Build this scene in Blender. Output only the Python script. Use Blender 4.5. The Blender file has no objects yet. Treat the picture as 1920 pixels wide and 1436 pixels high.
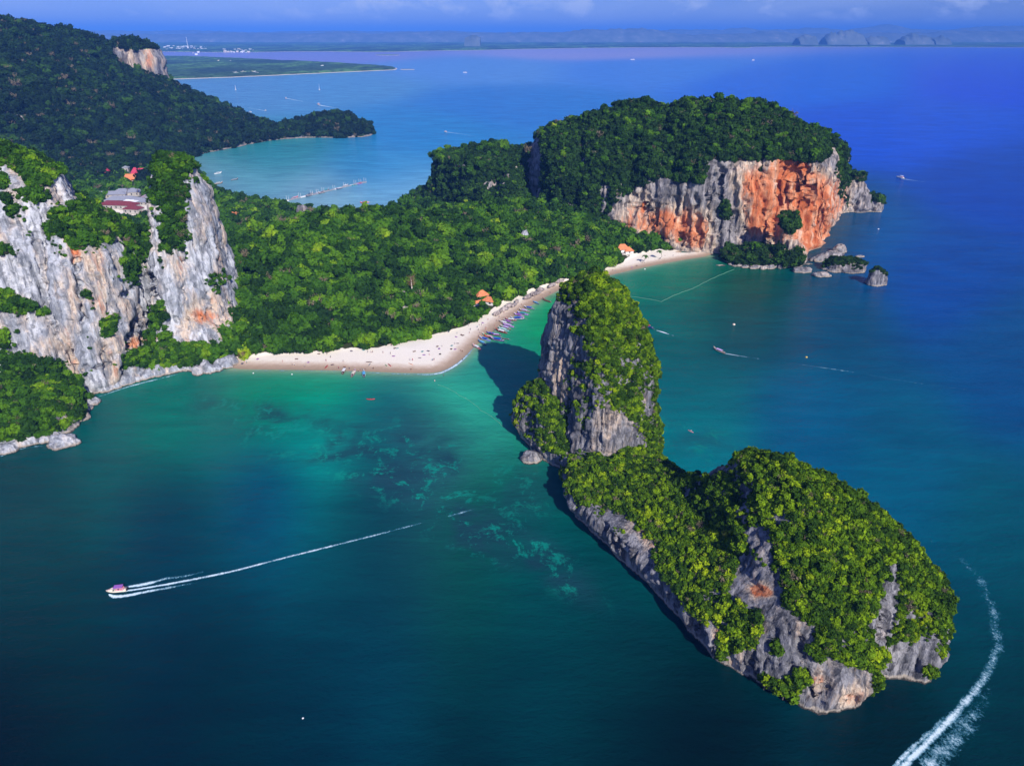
import bpy, bmesh, math, random
import numpy as np
from mathutils import Vector, Matrix
random.seed(7)
RNG = np.random.default_rng(7)
C = bpy.context.scene.collection
R = math.radians
# ------------------------------------------------------------------ camera
CAM_H = 200.0
PITCH = R(26.8)
FPX = 1297.0            # focal length in pixels of the 1920 px wide photograph
cam_d = bpy.data.cameras.new("camera")
cam_d.sensor_width = 36.0
cam_d.lens = 36.0 * FPX / 1920.0
cam_d.clip_start = 1.0
cam_d.clip_end = 120000.0
cam = bpy.data.objects.new("camera", cam_d)
C.objects.link(cam)
cam.location = (0, 0, CAM_H)
cam.rotation_euler = (math.pi / 2 - PITCH, 0, 0)
sc = bpy.context.scene
sc.camera = cam
# ------------------------------------------------------------------ light
SUN_AZ = R(24)          # the sun stands behind the camera, 24 degrees to its right
SUN_EL = R(35)
sun_d = bpy.data.lights.new("sun", 'SUN')
sun_d.energy = 5.0
sun_d.angle = R(0.5)
sun_d.color = (1.0, 0.95, 0.86)
sun = bpy.data.objects.new("sun", sun_d)
C.objects.link(sun)
sdir = Vector((math.sin(SUN_AZ) * math.cos(SUN_EL), -math.cos(SUN_AZ) * math.cos(SUN_EL), math.sin(SUN_EL)))
sun.rotation_euler = sdir.to_track_quat('Z', 'Y').to_euler()
world = bpy.data.worlds.new("World")
sc.world = world
world.use_nodes = True
wn = world.node_tree
wn.nodes.clear()


def nd(nt, typ, **kw):
    n = nt.nodes.new(typ)
    for k, v in kw.items():
        if k.startswith('i_'):
            key = k[2:]
            key = int(key) if key.isdigit() else key.replace('_', ' ')
            n.inputs[key].default_value = v
        else:
            setattr(n, k, v)
    return n


def lk(nt, a, b):
    nt.links.new(a, b)


def ramp(nt, fac, stops, interp='LINEAR'):
    r = nt.nodes.new('ShaderNodeValToRGB')
    r.color_ramp.interpolation = interp
    e = r.color_ramp.elements
    while len(e) < len(stops):
        e.new(0.5)
    for el, (p, c) in zip(e, stops):
        el.position = p
        el.color = (*c, 1) if len(c) == 3 else c
    lk(nt, fac, r.inputs[0])
    return r.outputs[0]


def fmath(nt, op, a, b=None, clamp=False):
    m = nt.nodes.new('ShaderNodeMath')
    m.operation = op
    m.use_clamp = clamp
    for i, v in enumerate((a, b)):
        if v is None:
            continue
        if isinstance(v, (int, float)):
            m.inputs[i].default_value = v
        else:
            lk(nt, v, m.inputs[i])
    return m.outputs[0]


def mixc(nt, fac, a, b, mode='MIX'):
    m = nt.nodes.new('ShaderNodeMix')
    m.data_type = 'RGBA'
    m.blend_type = mode
    m.clamp_factor = True
    for k, v in ((0, fac), (6, a), (7, b)):
        if isinstance(v, (int, float)):
            m.inputs[k].default_value = v
        elif isinstance(v, tuple):
            m.inputs[k].default_value = (*v, 1) if len(v) == 3 else v
        else:
            lk(nt, v, m.inputs[k])
    return m.outputs[2]


def noise(nt, vec, scale, detail=3, rough=0.55, dist=0.0):
    n = nd(nt, 'ShaderNodeTexNoise')
    n.inputs['Scale'].default_value = scale
    n.inputs['Detail'].default_value = detail
    n.inputs['Roughness'].default_value = rough
    n.inputs['Distortion'].default_value = dist
    if vec is not None:
        lk(nt, vec, n.inputs['Vector'])
    return n.outputs[0]


def mapping(nt, vec, scale=(1, 1, 1), rot=(0, 0, 0), loc=(0, 0, 0)):
    m = nd(nt, 'ShaderNodeMapping')
    m.inputs['Scale'].default_value = scale
    m.inputs['Rotation'].default_value = rot
    m.inputs['Location'].default_value = loc
    lk(nt, vec, m.inputs['Vector'])
    return m.outputs[0]


sky = nd(wn, 'ShaderNodeTexSky', sky_type='NISHITA', sun_disc=False, sun_elevation=SUN_EL,
         sun_rotation=math.pi - SUN_AZ, air_density=1.0, dust_density=0.3, ozone_density=3.0)
tc = nd(wn, 'ShaderNodeTexCoord')
dirv = tc.outputs['Generated']
# the photograph's cool, violet leaning sky: one even tint over the whole sky
tint = mixc(wn, 1.0, sky.outputs[0], (0.54, 0.74, 1.76), 'MULTIPLY')
sep = nd(wn, 'ShaderNodeSeparateXYZ')
lk(wn, dirv, sep.inputs[0])
# thin high cloud and small puffs, all round the sky; flattened towards the horizon by perspective
zc = fmath(wn, 'MAXIMUM', sep.outputs[2], 0.0)
zz = fmath(wn, 'ADD', zc, 0.09)
cx = fmath(wn, 'DIVIDE', sep.outputs[0], zz)
cy = fmath(wn, 'DIVIDE', sep.outputs[1], zz)
comb = nd(wn, 'ShaderNodeCombineXYZ')
lk(wn, cx, comb.inputs[0]); lk(wn, cy, comb.inputs[1])
thin = noise(wn, mapping(wn, comb.outputs[0], (0.55, 0.22, 1), loc=(3.0, 1.2, 0)), 1.0, 8, 0.62, 0.4)
thin = ramp(wn, thin, [(0.40, (0, 0, 0)), (0.85, (1, 1, 1))])
puff = noise(wn, mapping(wn, dirv, (13.0, 13.0, 30.0), loc=(2.35, 0.0, 0.4)), 1.0, 7, 0.6, 0.25)
puff = ramp(wn, puff, [(0.50, (0, 0, 0)), (0.62, (1, 1, 1))])
band = ramp(wn, sep.outputs[2], [(0.006, (0, 0, 0)), (0.022, (1, 1, 1)), (0.06, (1, 1, 1)), (0.12, (0.25, 0.25, 0.25))])
pf = fmath(wn, 'MULTIPLY', puff, band)
cloud = fmath(wn, 'MAXIMUM', fmath(wn, 'MULTIPLY', thin, 0.45), fmath(wn, 'MULTIPLY', pf, 0.8), True)
skyc = mixc(wn, cloud, tint, (7.8, 9.3, 13.2))
bg = nd(wn, 'ShaderNodeBackground', i_Strength=0.064)
lk(wn, skyc, bg.inputs['Color'])
wo = nd(wn, 'ShaderNodeOutputWorld')
lk(wn, bg.outputs[0], wo.inputs[0])
sc.view_settings.view_transform = 'Standard'
sc.view_settings.look = 'None'
sc.view_settings.exposure = 0.12
sc.view_settings.gamma = 1.0
sc.view_settings.use_curve_mapping = False
sc.render.engine = 'CYCLES'
cy_ = sc.cycles
cy_.max_bounces = 5
cy_.diffuse_bounces = 2
cy_.glossy_bounces = 2
cy_.transmission_bounces = 2
cy_.volume_bounces = 0
cy_.transparent_max_bounces = 8
cy_.use_denoising = True
cy_.use_adaptive_sampling = True
cy_.adaptive_threshold = 0.012
cy_.sample_clamp_indirect = 4.0


# ------------------------------------------------------------------ helpers
def tag(o, label=None, cat=None, group=None, kind=None):
    if label: o['label'] = label
    if cat: o['category'] = cat
    if group: o['group'] = group
    if kind: o['kind'] = kind
    return o


def ray(px, py):
    x = (px - 960.0) / FPX
    y = (718.0 - py) / FPX
    return x, math.cos(PITCH) + y * math.sin(PITCH), -math.sin(PITCH) + y * math.cos(PITCH)


def G(px, py, z=0.0):
    """point of the plane at height z that the photograph shows at px, py"""
    d = ray(px, py)
    t = (CAM_H - z) / -d[2]
    return d[0] * t, d[1] * t


def at(px, py, Y):
    d = ray(px, py)
    t = Y / d[1]
    return d[0] * t, Y, CAM_H + d[2] * t


def proj(P):
    rx, ry, rz = P[:, 0], P[:, 1], P[:, 2] - CAM_H
    dep = ry * math.cos(PITCH) - rz * math.sin(PITCH)
    up = ry * math.sin(PITCH) + rz * math.cos(PITCH)
    dep = np.maximum(dep, 1e-3)
    return 960 + FPX * rx / dep, 718 - FPX * up / dep, dep


_gt = np.random.default_rng(3).normal(size=(256, 3)).astype(np.float32)
_gt /= np.linalg.norm(_gt, axis=1)[:, None]
_pt = np.random.default_rng(4).permutation(256).astype(np.int64)


def perlin(p, seed=0):
    p = np.asarray(p, np.float32) + np.float32(seed * 17.37)
    i = np.floor(p).astype(np.int64)
    f = (p - i).astype(np.float32)
    u = f * f * f * (f * (f * 6 - 15) + 10)
    out = np.zeros(len(p), np.float32)
    for dx in (0, 1):
        wx = u[:, 0] if dx else 1 - u[:, 0]
        hx = _pt[(i[:, 0] + dx) & 255]
        for dy in (0, 1):
            wy = u[:, 1] if dy else 1 - u[:, 1]
            hy = _pt[(hx + i[:, 1] + dy) & 255]
            for dz in (0, 1):
                wz = u[:, 2] if dz else 1 - u[:, 2]
                g = _gt[_pt[(hy + i[:, 2] + dz) & 255]]
                d = (f[:, 0] - dx) * g[:, 0] + (f[:, 1] - dy) * g[:, 1] + (f[:, 2] - dz) * g[:, 2]
                out += wx * wy * wz * d
    return out * 1.5


def fbm(p, scale, octv=3, seed=0, gain=0.5, ridged=False):
    p = np.asarray(p, np.float32) / np.asarray(scale, np.float32)
    a, s, tot = 1.0, np.zeros(len(p), np.float32), 0.0
    for k in range(octv):
        n = perlin(p, seed + k)
        if ridged:
            n = 1 - 2 * np.abs(n)
        s += a * n
        tot += a
        a *= gain
        p = p * 2.03
    return s / tot


def sstep(a, b, x):
    t = np.clip((x - a) / (b - a), 0, 1)
    return t * t * (3 - 2 * t)


def chaikin(pts, n=1, closed=True):
    p = np.asarray(pts, float)
    for _ in range(n):
        q = np.roll(p, -1, 0) if closed else p[1:]
        b = p if closed else p[:-1]
        r = np.empty((len(b) * 2, 2))
        r[0::2] = b * 0.75 + q * 0.25
        r[1::2] = b * 0.25 + q * 0.75
        if not closed:
            r = np.vstack([p[:1], r, p[-1:]])
        p = r
    return p


def pdist(xy, poly, closed=True):
    """distance to a polyline; signed (positive inside) when it is closed"""
    out = np.empty(len(xy))
    A = np.asarray(poly, float)
    B = np.roll(A, -1, 0) if closed else A[1:]
    if not closed:
        A = A[:-1]
    for s in range(0, len(xy), 40000):
        P = xy[s:s + 40000]
        best = np.full(len(P), 1e18)
        ins = np.zeros(len(P), bool)
        for a, b in zip(A, B):
            ab = b - a
            ap = P - a
            t = np.clip((ap @ ab) / max(ab @ ab, 1e-9), 0, 1)
            d = ap - t[:, None] * ab
            best = np.minimum(best, (d * d).sum(1))
            if closed:
                c = (a[1] > P[:, 1]) != (b[1] > P[:, 1])
                xx = ab[0] * (P[:, 1] - a[1]) / (ab[1] if ab[1] else 1e-9) + a[0]
                ins ^= c & (P[:, 0] < xx)
        best = np.sqrt(best)
        out[s:s + 40000] = np.where(ins, best, -best) if closed else best
    return out


def stack(xy, cont, rise, rdist, smooth=1):
    """height field from nested contours [(z, polygon)...], outermost first"""
    sds = [pdist(xy, chaikin(c, smooth)) for _, c in cont]
    h = np.where(sds[0] < 0, cont[0][0] + sds[0] * 1.2, cont[0][0])
    for i in range(len(cont) - 1):
        a = sds[i]; b = -sds[i + 1]
        t = np.clip(a / np.maximum(a + b, 1e-6), 0, 1)
        z = cont[i][0] + (cont[i + 1][0] - cont[i][0]) * t
        m = (a >= 0)
        h = np.where(m, np.maximum(h, z), h)
    d = sds[-1]
    h = np.where(d > 0, cont[-1][0] + rise * sstep(0, rdist, d), h)
    return h


def ell(cx, cy, rx, ry, rot, n=16, k=1.0):
    a = np.linspace(0, 2 * math.pi, n, endpoint=False)
    c, s = math.cos(rot), math.sin(rot)
    return [(cx + rx * k * math.cos(t) * c - ry * k * math.sin(t) * s,
             cy + rx * k * math.cos(t) * s + ry * k * math.sin(t) * c) for t in a]


def tps(ctrl, xy, lam=1.0):
    c = np.asarray(ctrl, float)
    P = c[:, :2] / 100.0
    z = c[:, 2]
    n = len(P)
    def phi(r2):
        return 0.5 * r2 * np.log(r2 + 1e-12)
    d2 = ((P[:, None] - P[None]) ** 2).sum(2)
    K = phi(d2) + np.eye(n) * lam * 0.01
    Q = np.hstack([np.ones((n, 1)), P])
    M = np.vstack([np.hstack([K, Q]), np.hstack([Q.T, np.zeros((3, 3))])])
    w = np.linalg.solve(M, np.concatenate([z, [0, 0, 0]]))
    X = xy / 100.0
    out = np.empty(len(X))
    for s in range(0, len(X), 50000):
        x = X[s:s + 50000]
        d2 = ((x[:, None] - P[None]) ** 2).sum(2)
        out[s:s + 50000] = phi(d2) @ w[:n] + w[n] + x @ w[n + 1:]
    return out


def mesh_np(name, V, F, mats=(), smooth=True):
    me = bpy.data.meshes.new(name)
    V = np.asarray(V, np.float32)
    F = np.asarray(F, np.int32)
    k = F.shape[1]
    me.vertices.add(len(V)); me.vertices.foreach_set('co', V.ravel())
    me.loops.add(F.size); me.loops.foreach_set('vertex_index', F.ravel())
    me.polygons.add(len(F))
    me.polygons.foreach_set('loop_start', np.arange(0, F.size, k, dtype=np.int32))
    me.polygons.foreach_set('loop_total', np.full(len(F), k, np.int32))
    me.update(calc_edges=True)
    me.validate()
    me.polygons.foreach_set('use_smooth', np.full(len(me.polygons), smooth))
    for m in mats:
        me.materials.append(m)
    return me


def attr(me, name, val, typ='FLOAT'):
    a = me.attributes.new(name, typ, 'POINT')
    if typ == 'FLOAT':
        a.data.foreach_set('value', np.asarray(val, np.float32))
    elif typ == 'INT':
        a.data.foreach_set('value', np.asarray(val, np.int32))
    else:
        a.data.foreach_set('vector' if typ == 'FLOAT_VECTOR' else 'color', np.asarray(val, np.float32).ravel())


def link(name, me, parent=None, loc=None, rot=None):
    o = bpy.data.objects.new(name, me)
    C.objects.link(o)
    if parent is not None: o.parent = parent
    if loc is not None: o.location = loc
    if rot is not None: o.rotation_euler = rot
    return o


def grid_xy(x0, x1, y0, y1, s):
    xs = np.arange(x0, x1 + s * .5, s); ys = np.arange(y0, y1 + s * .5, s)
    X, Y = np.meshgrid(xs, ys)
    return X, Y


def solid(X, Y, H, voxel, floor=-6.0, cut=-3.0):
    """closed volume under a height field, re-surfaced evenly with small quads"""
    ny, nx = X.shape
    top = np.stack([X, Y, H], -1).reshape(-1, 3)
    bot = top.copy(); bot[:, 2] = floor
    idx = np.arange(nx * ny).reshape(ny, nx)
    cell = (np.maximum.reduce([H[:-1, :-1], H[1:, :-1], H[:-1, 1:], H[1:, 1:]]) > cut)
    q = np.stack([idx[:-1, :-1], idx[:-1, 1:], idx[1:, 1:], idx[1:, :-1]], -1)
    N = nx * ny
    Fs = [q[cell], q[cell][:, ::-1] + N]
    pad = np.pad(cell, 1)
    for (dy, dx, a, b) in ((-1, 0, 0, 1), (1, 0, 2, 3), (0, -1, 3, 0), (0, 1, 1, 2)):
        nb = pad[1 + dy:1 + dy + cell.shape[0], 1 + dx:1 + dx + cell.shape[1]]
        m = cell & ~nb
        e = q[m]
        Fs.append(np.stack([e[:, b], e[:, a], e[:, a] + N, e[:, b] + N], -1))
    F = np.vstack(Fs)
    used = np.unique(F)
    rm = np.zeros(2 * N, np.int64); rm[used] = np.arange(len(used))
    V = np.vstack([top, bot])[used]
    V[:, 2] = np.maximum(V[:, 2], floor)
    me = mesh_np('tmp', V, rm[F], smooth=False)
    o = bpy.data.objects.new('tmp', me); C.objects.link(o)
    md = o.modifiers.new('r', 'REMESH'); md.mode = 'VOXEL'; md.voxel_size = voxel
    dg = bpy.context.evaluated_depsgraph_get()
    m2 = o.evaluated_get(dg).to_mesh()
    nv = len(m2.vertices)
    V = np.empty(nv * 3, np.float32); m2.vertices.foreach_get('co', V); V = V.reshape(-1, 3)
    lt = np.empty(len(m2.polygons), np.int32); m2.polygons.foreach_get('loop_total', lt)
    li = np.empty(len(m2.loops), np.int32); m2.loops.foreach_get('vertex_index', li)
    assert (lt == 4).all()
    F = li.reshape(-1, 4)
    o.evaluated_get(dg).to_mesh_clear()
    bpy.data.objects.remove(o); bpy.data.meshes.remove(me)
    keep = V[F][:, :, 2].max(1) > -3.5
    F = F[keep]
    used = np.unique(F)
    rm = np.zeros(nv, np.int64); rm[used] = np.arange(len(used))
    return V[used], rm[F]


def vnormals(V, F):
    d1 = V[F[:, 2]] - V[F[:, 0]]
    d2 = V[F[:, 3]] - V[F[:, 1]]
    n = np.cross(d1, d2)
    out = np.zeros_like(V)
    for k in range(4):
        np.add.at(out, F[:, k], n)
    out /= np.maximum(np.linalg.norm(out, axis=1)[:, None], 1e-9)
    return out


def smoothv(V, F, it=2, f=0.5):
    for _ in range(it):
        s = np.zeros_like(V); c = np.zeros(len(V))
        for a, b in ((0, 1), (1, 2), (2, 3), (3, 0)):
            np.add.at(s, F[:, a], V[F[:, b]]); np.add.at(c, F[:, a], 1)
            np.add.at(s, F[:, b], V[F[:, a]]); np.add.at(c, F[:, b], 1)
        V = V * (1 - f) + f * s / np.maximum(c, 1)[:, None]
    return V


def carve(V, F, amp=1.0, flute=4.0, notch=1.6, seed=0, reach=4.5):
    """weathered limestone: flutes and buttresses on the walls, pinnacles above, a sea notch below"""
    V = smoothv(V.astype(np.float64), F, 2)
    N = vnormals(V, F)
    steep = sstep(0.80, 0.35, np.abs(N[:, 2]))
    s = flute
    big = fbm(V, (s * 4.5, s * 4.5, s * 11), 3, seed + 1, ridged=True)
    mid = fbm(V, (s, s, s * 5.5), 4, seed + 9, ridged=True)
    ov = fbm(V, (s * 5, s * 5, s * 2.2), 3, seed + 20)
    fine = fbm(V, (s * .32, s * .32, s * 0.9), 2, seed + 30)
    crk = fbm(V, (s * 2.6, s * 2.6, s * 14), 3, seed + 50)
    crk = np.exp(-(crk / 0.07) ** 2) + 0.6 * np.exp(-(fbm(V, (s * 5, s * 5, s * 3.2), 3, seed + 60) / 0.05) ** 2)
    d = amp * (steep * (-0.75 * s * crk) + steep * (1.1 * s * (big - 0.25) + 0.42 * s * mid + 0.55 * s * ov) + 0.14 * s * fine
               + (1 - steep) * 0.5 * s * fbm(V, (s * 3, s * 3, s * 3), 3, seed + 40))
    low = sstep(reach, 0.8, V[:, 2]) * steep
    d = d * sstep(-1, 7, V[:, 2]) - notch * low
    W = V + N * d[:, None] * np.array([1, 1, 0.75])
    return W, vnormals(W, F), steep


def wart(px, py, spots):
    """strength of hand placed patches (cx, cy, rx, ry, degrees, value) of the surface"""
    w = np.zeros(len(px))
    for cx, cy, rx, ry, dg, v in spots:
        c, s = math.cos(R(dg)), math.sin(R(dg))
        dx, dy = px - cx, py - cy
        u = (dx * c + dy * s) / rx; t = (-dx * s + dy * c) / ry
        w += v * np.exp(-((u * u + t * t) ** 1.6))
    return w


def dent(px, py, spots, lines):
    """metres by which parts of a wall are set back: alcoves (cx, cy, rx, ry, degrees, metres), cracks (points, half width, metres)"""
    d = wart(px, py, spots)
    P = np.stack([px, py], 1)
    for pts, w, m in lines:
        k = (np.abs(px - np.mean([a for a, _ in pts])) < 220) & (np.abs(py - np.mean([b for _, b in pts])) < 260)
        if k.any():
            q = np.array(pts, float)
            wob = P[k] + 3.0 * np.stack([np.sin(P[k][:, 1] * .21), np.cos(P[k][:, 0] * .27)], 1)
            dd = pdist(wob, q, False)
            d[k] += m * np.exp(-(dd / w) ** 2)
    return d


# ------------------------------------------------------------------ materials
def new_mat(name):
    m = bpy.data.materials.new(name)
    m.use_nodes = True
    nt = m.node_tree
    nt.nodes.clear()
    out = nd(nt, 'ShaderNodeOutputMaterial')
    p = nd(nt, 'ShaderNodeBsdfPrincipled')
    lk(nt, p.outputs[0], out.inputs[0])
    return m, nt, p, out


def plain(name, col, rough=0.6, metal=0.0, var=0.12, scale=3.0):
    m, nt, p, _ = new_mat(name)
    g = nd(nt, 'ShaderNodeNewGeometry')
    n = noise(nt, g.outputs['Position'], scale, 3)
    lo = tuple(c * (1 - var) for c in col); hi = tuple(min(1, c * (1 + var)) for c in col)
    lk(nt, ramp(nt, n, [(0.3, lo), (0.7, hi)]), p.inputs['Base Color'])
    p.inputs['Roughness'].default_value = rough
    p.inputs['Metallic'].default_value = metal
    return m


def attribute(nt, name, typ='GEOMETRY'):
    a = nd(nt, 'ShaderNodeAttribute', attribute_type=typ, attribute_name=name)
    return a


def rock_material(name, k=1.0, grey=(0.19, 0.19, 0.215), pale=(0.44, 0.42, 0.43), dark=(0.050, 0.052, 0.066),
                  undergrowth=(0.022, 0.050, 0.008)):
    m, nt, p, _ = new_mat(name)
    g = nd(nt, 'ShaderNodeNewGeometry')
    pos = g.outputs['Position']
    big = noise(nt, mapping(nt, pos, (k, k, k * 0.45)), 0.055, 5, 0.6, 0.3)
    st = noise(nt, mapping(nt, pos, (k, k, k * 0.09)), 0.42, 6, 0.65, 0.35)
    st2 = noise(nt, mapping(nt, pos, (k, k, k * 0.16), loc=(31, 7, 3)), 1.15, 5, 0.7, 0.2)
    spots = noise(nt, mapping(nt, pos, (k, k, k * .6), loc=(5, 77, 3)), 0.6, 5, 0.7)
    c = ramp(nt, big, [(0.30, tuple(0.5 * g_ for g_ in grey)), (0.47, grey), (0.68, pale)])
    c = mixc(nt, fmath(nt, 'MULTIPLY', ramp(nt, st2, [(0.46, (0, 0, 0)), (0.62, (1, 1, 1))]), 0.55), c, pale)
    ck = ramp(nt, spots, [(0.33, (1, 1, 1)), (0.46, (0, 0, 0))])
    c = mixc(nt, fmath(nt, 'MULTIPLY', ck, 0.6), c, dark)
    c = mixc(nt, fmath(nt, 'MULTIPLY', ramp(nt, st, [(0.44, (0, 0, 0)), (0.62, (1, 1, 1))]), 0.88), c, dark)
    # iron stained rock: the 'stain' attribute says where the wall carries it
    oa = attribute(nt, 'stain').outputs['Fac']
    on = noise(nt, mapping(nt, pos, (k, k, k * 0.14), loc=(9, 3, 40)), 0.30, 6, 0.68, 0.5)
    oc = ramp(nt, noise(nt, mapping(nt, pos, (k, k, k * .3), loc=(1, 2, 3)), 0.16, 6, 0.7, 0.4),
              [(0.30, (0.40, 0.085, 0.022)), (0.46, (0.60, 0.175, 0.065)), (0.58, (0.74, 0.34, 0.18)), (0.68, (0.74, 0.52, 0.40))])
    cn = noise(nt, mapping(nt, pos, (k, k, k * 0.2), loc=(60, 3, 4)), 0.16, 6, 0.7, 0.5)
    cf = ramp(nt, fmath(nt, 'ADD', fmath(nt, 'MULTIPLY', oa, 0.9), cn), [(0.62, (0, 0, 0)), (0.84, (0.85, 0.85, 0.85))])
    cf = fmath(nt, 'MULTIPLY', cf, ramp(nt, st, [(0.46, (1, 1, 1)), (0.60, (0.2, 0.2, 0.2))]))
    c = mixc(nt, cf, c, ramp(nt, st2, [(0.35, (0.42, 0.27, 0.18)), (0.52, (0.66, 0.50, 0.36)), (0.68, (0.80, 0.68, 0.55))]))
    of = ramp(nt, fmath(nt, 'ADD', fmath(nt, 'SUBTRACT', oa, 0.5), on), [(0.46, (0, 0, 0)), (0.72, (1, 1, 1))])
    of = fmath(nt, 'MULTIPLY', of, ramp(nt, fmath(nt, 'ADD', st, fmath(nt, 'MULTIPLY', oa, -0.10)), [(0.50, (1, 1, 1)), (0.62, (0.12, 0.12, 0.12))]))
    c = mixc(nt, of, c, oc)
    sep = nd(nt, 'ShaderNodeSeparateXYZ'); lk(nt, pos, sep.inputs[0])
    # tide mark: dark wet foot with a pale barnacle line above it
    zj = fmath(nt, 'ADD', sep.outputs[2], fmath(nt, 'MULTIPLY', fmath(nt, 'SUBTRACT', spots, 0.5), 2.4))
    c = mixc(nt, ramp(nt, fmath(nt, 'MULTIPLY', zj, 0.2), [(0.20, (1, 1, 1)), (0.34, (0, 0, 0))]), c, (0.42, 0.36, 0.30))
    c = mixc(nt, ramp(nt, fmath(nt, 'MULTIPLY', zj, 0.2), [(0.04, (1, 1, 1)), (0.16, (0, 0, 0))]), c, (0.05, 0.045, 0.04))
    va = attribute(nt, 'veg').outputs['Fac']
    vn = noise(nt, mapping(nt, pos, (k, k, k)), 0.55, 4, 0.7)
    vf = ramp(nt, fmath(nt, 'ADD', va, fmath(nt, 'MULTIPLY', fmath(nt, 'SUBTRACT', vn, 0.5), 0.9)),
              [(0.42, (0, 0, 0)), (0.56, (1, 1, 1))])
    gc = ramp(nt, noise(nt, pos, 0.5 * k, 4, 0.7), [(0.3, undergrowth), (0.7, tuple(2.2 * u for u in undergrowth))])
    c = mixc(nt, vf, c, gc)
    lk(nt, c, p.inputs['Base Color'])
    p.inputs['Roughness'].default_value = 0.92
    p.inputs['Specular IOR Level'].default_value = 0.25
    bmp = nd(nt, 'ShaderNodeBump', i_Strength=0.9, i_Distance=1.1 / k)
    hh = fmath(nt, 'ADD', fmath(nt, 'MULTIPLY', st2, 0.8), fmath(nt, 'MULTIPLY', spots, 0.7))
    hh = fmath(nt, 'SUBTRACT', hh, fmath(nt, 'MULTIPLY', ramp(nt, st, [(0.5, (0, 0, 0)), (0.7, (1, 1, 1))]), 0.5))
    lk(nt, hh, bmp.inputs['Height'])
    lk(nt, bmp.outputs[0], p.inputs['Normal'])
    return m


def leaf_material(name, stops, trans=0.12):
    m, nt, p, out = new_mat(name)
    oi = nd(nt, 'ShaderNodeObjectInfo')
    g = nd(nt, 'ShaderNodeNewGeometry')
    wob = noise(nt, g.outputs['Position'], 0.03, 3)
    f = fmath(nt, 'ADD', fmath(nt, 'MULTIPLY', oi.outputs['Random'], 0.72),
              fmath(nt, 'ADD', fmath(nt, 'MULTIPLY', wob, 0.75), -0.24), True)
    c = ramp(nt, f, stops)
    leaf = noise(nt, g.outputs['Position'], 1.3, 2)
    c = mixc(nt, 1.0, c, ramp(nt, leaf, [(0.3, (0.62, 0.66, 0.6)), (0.7, (1.3, 1.28, 1.2))]), 'MULTIPLY')
    lk(nt, c, p.inputs['Base Color'])
    p.inputs['Roughness'].default_value = 0.75
    p.inputs['Specular IOR Level'].default_value = 0.12
    tr = nd(nt, 'ShaderNodeBsdfTranslucent')
    lk(nt, c, tr.inputs['Color'])
    mx = nd(nt, 'ShaderNodeMixShader', i_0=trans)
    lk(nt, p.outputs[0], mx.inputs[1]); lk(nt, tr.outputs[0], mx.inputs[2])
    lk(nt, mx.outputs[0], out.inputs[0])
    return m


M_ROCK = rock_material('islet_limestone')
M_ROCK_M = rock_material('wall_limestone', 0.75, grey=(0.42, 0.44, 0.50), pale=(0.76, 0.75, 0.77), dark=(0.17, 0.18, 0.21))
M_ROCK_F = rock_material('headland_limestone', 0.55, grey=(0.25, 0.24, 0.26), pale=(0.56, 0.50, 0.47), dark=(0.07, 0.066, 0.075))
M_ROCK_D = rock_material('far_limestone', 0.18)
M_LEAF = leaf_material('islet_leaves', [(0.0, (0.013, 0.038, 0.004)), (0.30, (0.034, 0.085, 0.004)),
                                        (0.56, (0.090, 0.180, 0.004)), (0.80, (0.20, 0.32, 0.005)), (0.95, (0.36, 0.45, 0.008)), (1.0, (0.20, 0.14, 0.05))])
M_LEAF_M = leaf_material('forest_leaves', [(0.0, (0.008, 0.027, 0.005)), (0.35, (0.024, 0.074, 0.005)),
                                           (0.62, (0.050, 0.142, 0.005)), (0.84, (0.110, 0.235, 0.006)), (0.94, (0.20, 0.33, 0.008)), (0.98, (0.30, 0.40, 0.012)), (1.0, (0.16, 0.12, 0.05))])
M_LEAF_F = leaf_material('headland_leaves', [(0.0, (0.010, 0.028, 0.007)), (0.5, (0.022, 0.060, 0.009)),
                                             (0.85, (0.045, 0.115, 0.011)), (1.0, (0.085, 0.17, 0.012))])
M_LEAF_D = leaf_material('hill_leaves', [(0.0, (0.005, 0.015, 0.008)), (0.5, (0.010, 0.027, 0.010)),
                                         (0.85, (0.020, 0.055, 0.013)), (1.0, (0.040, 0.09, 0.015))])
M_BARK = plain('bark', (0.16, 0.12, 0.09), 0.9)


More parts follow.
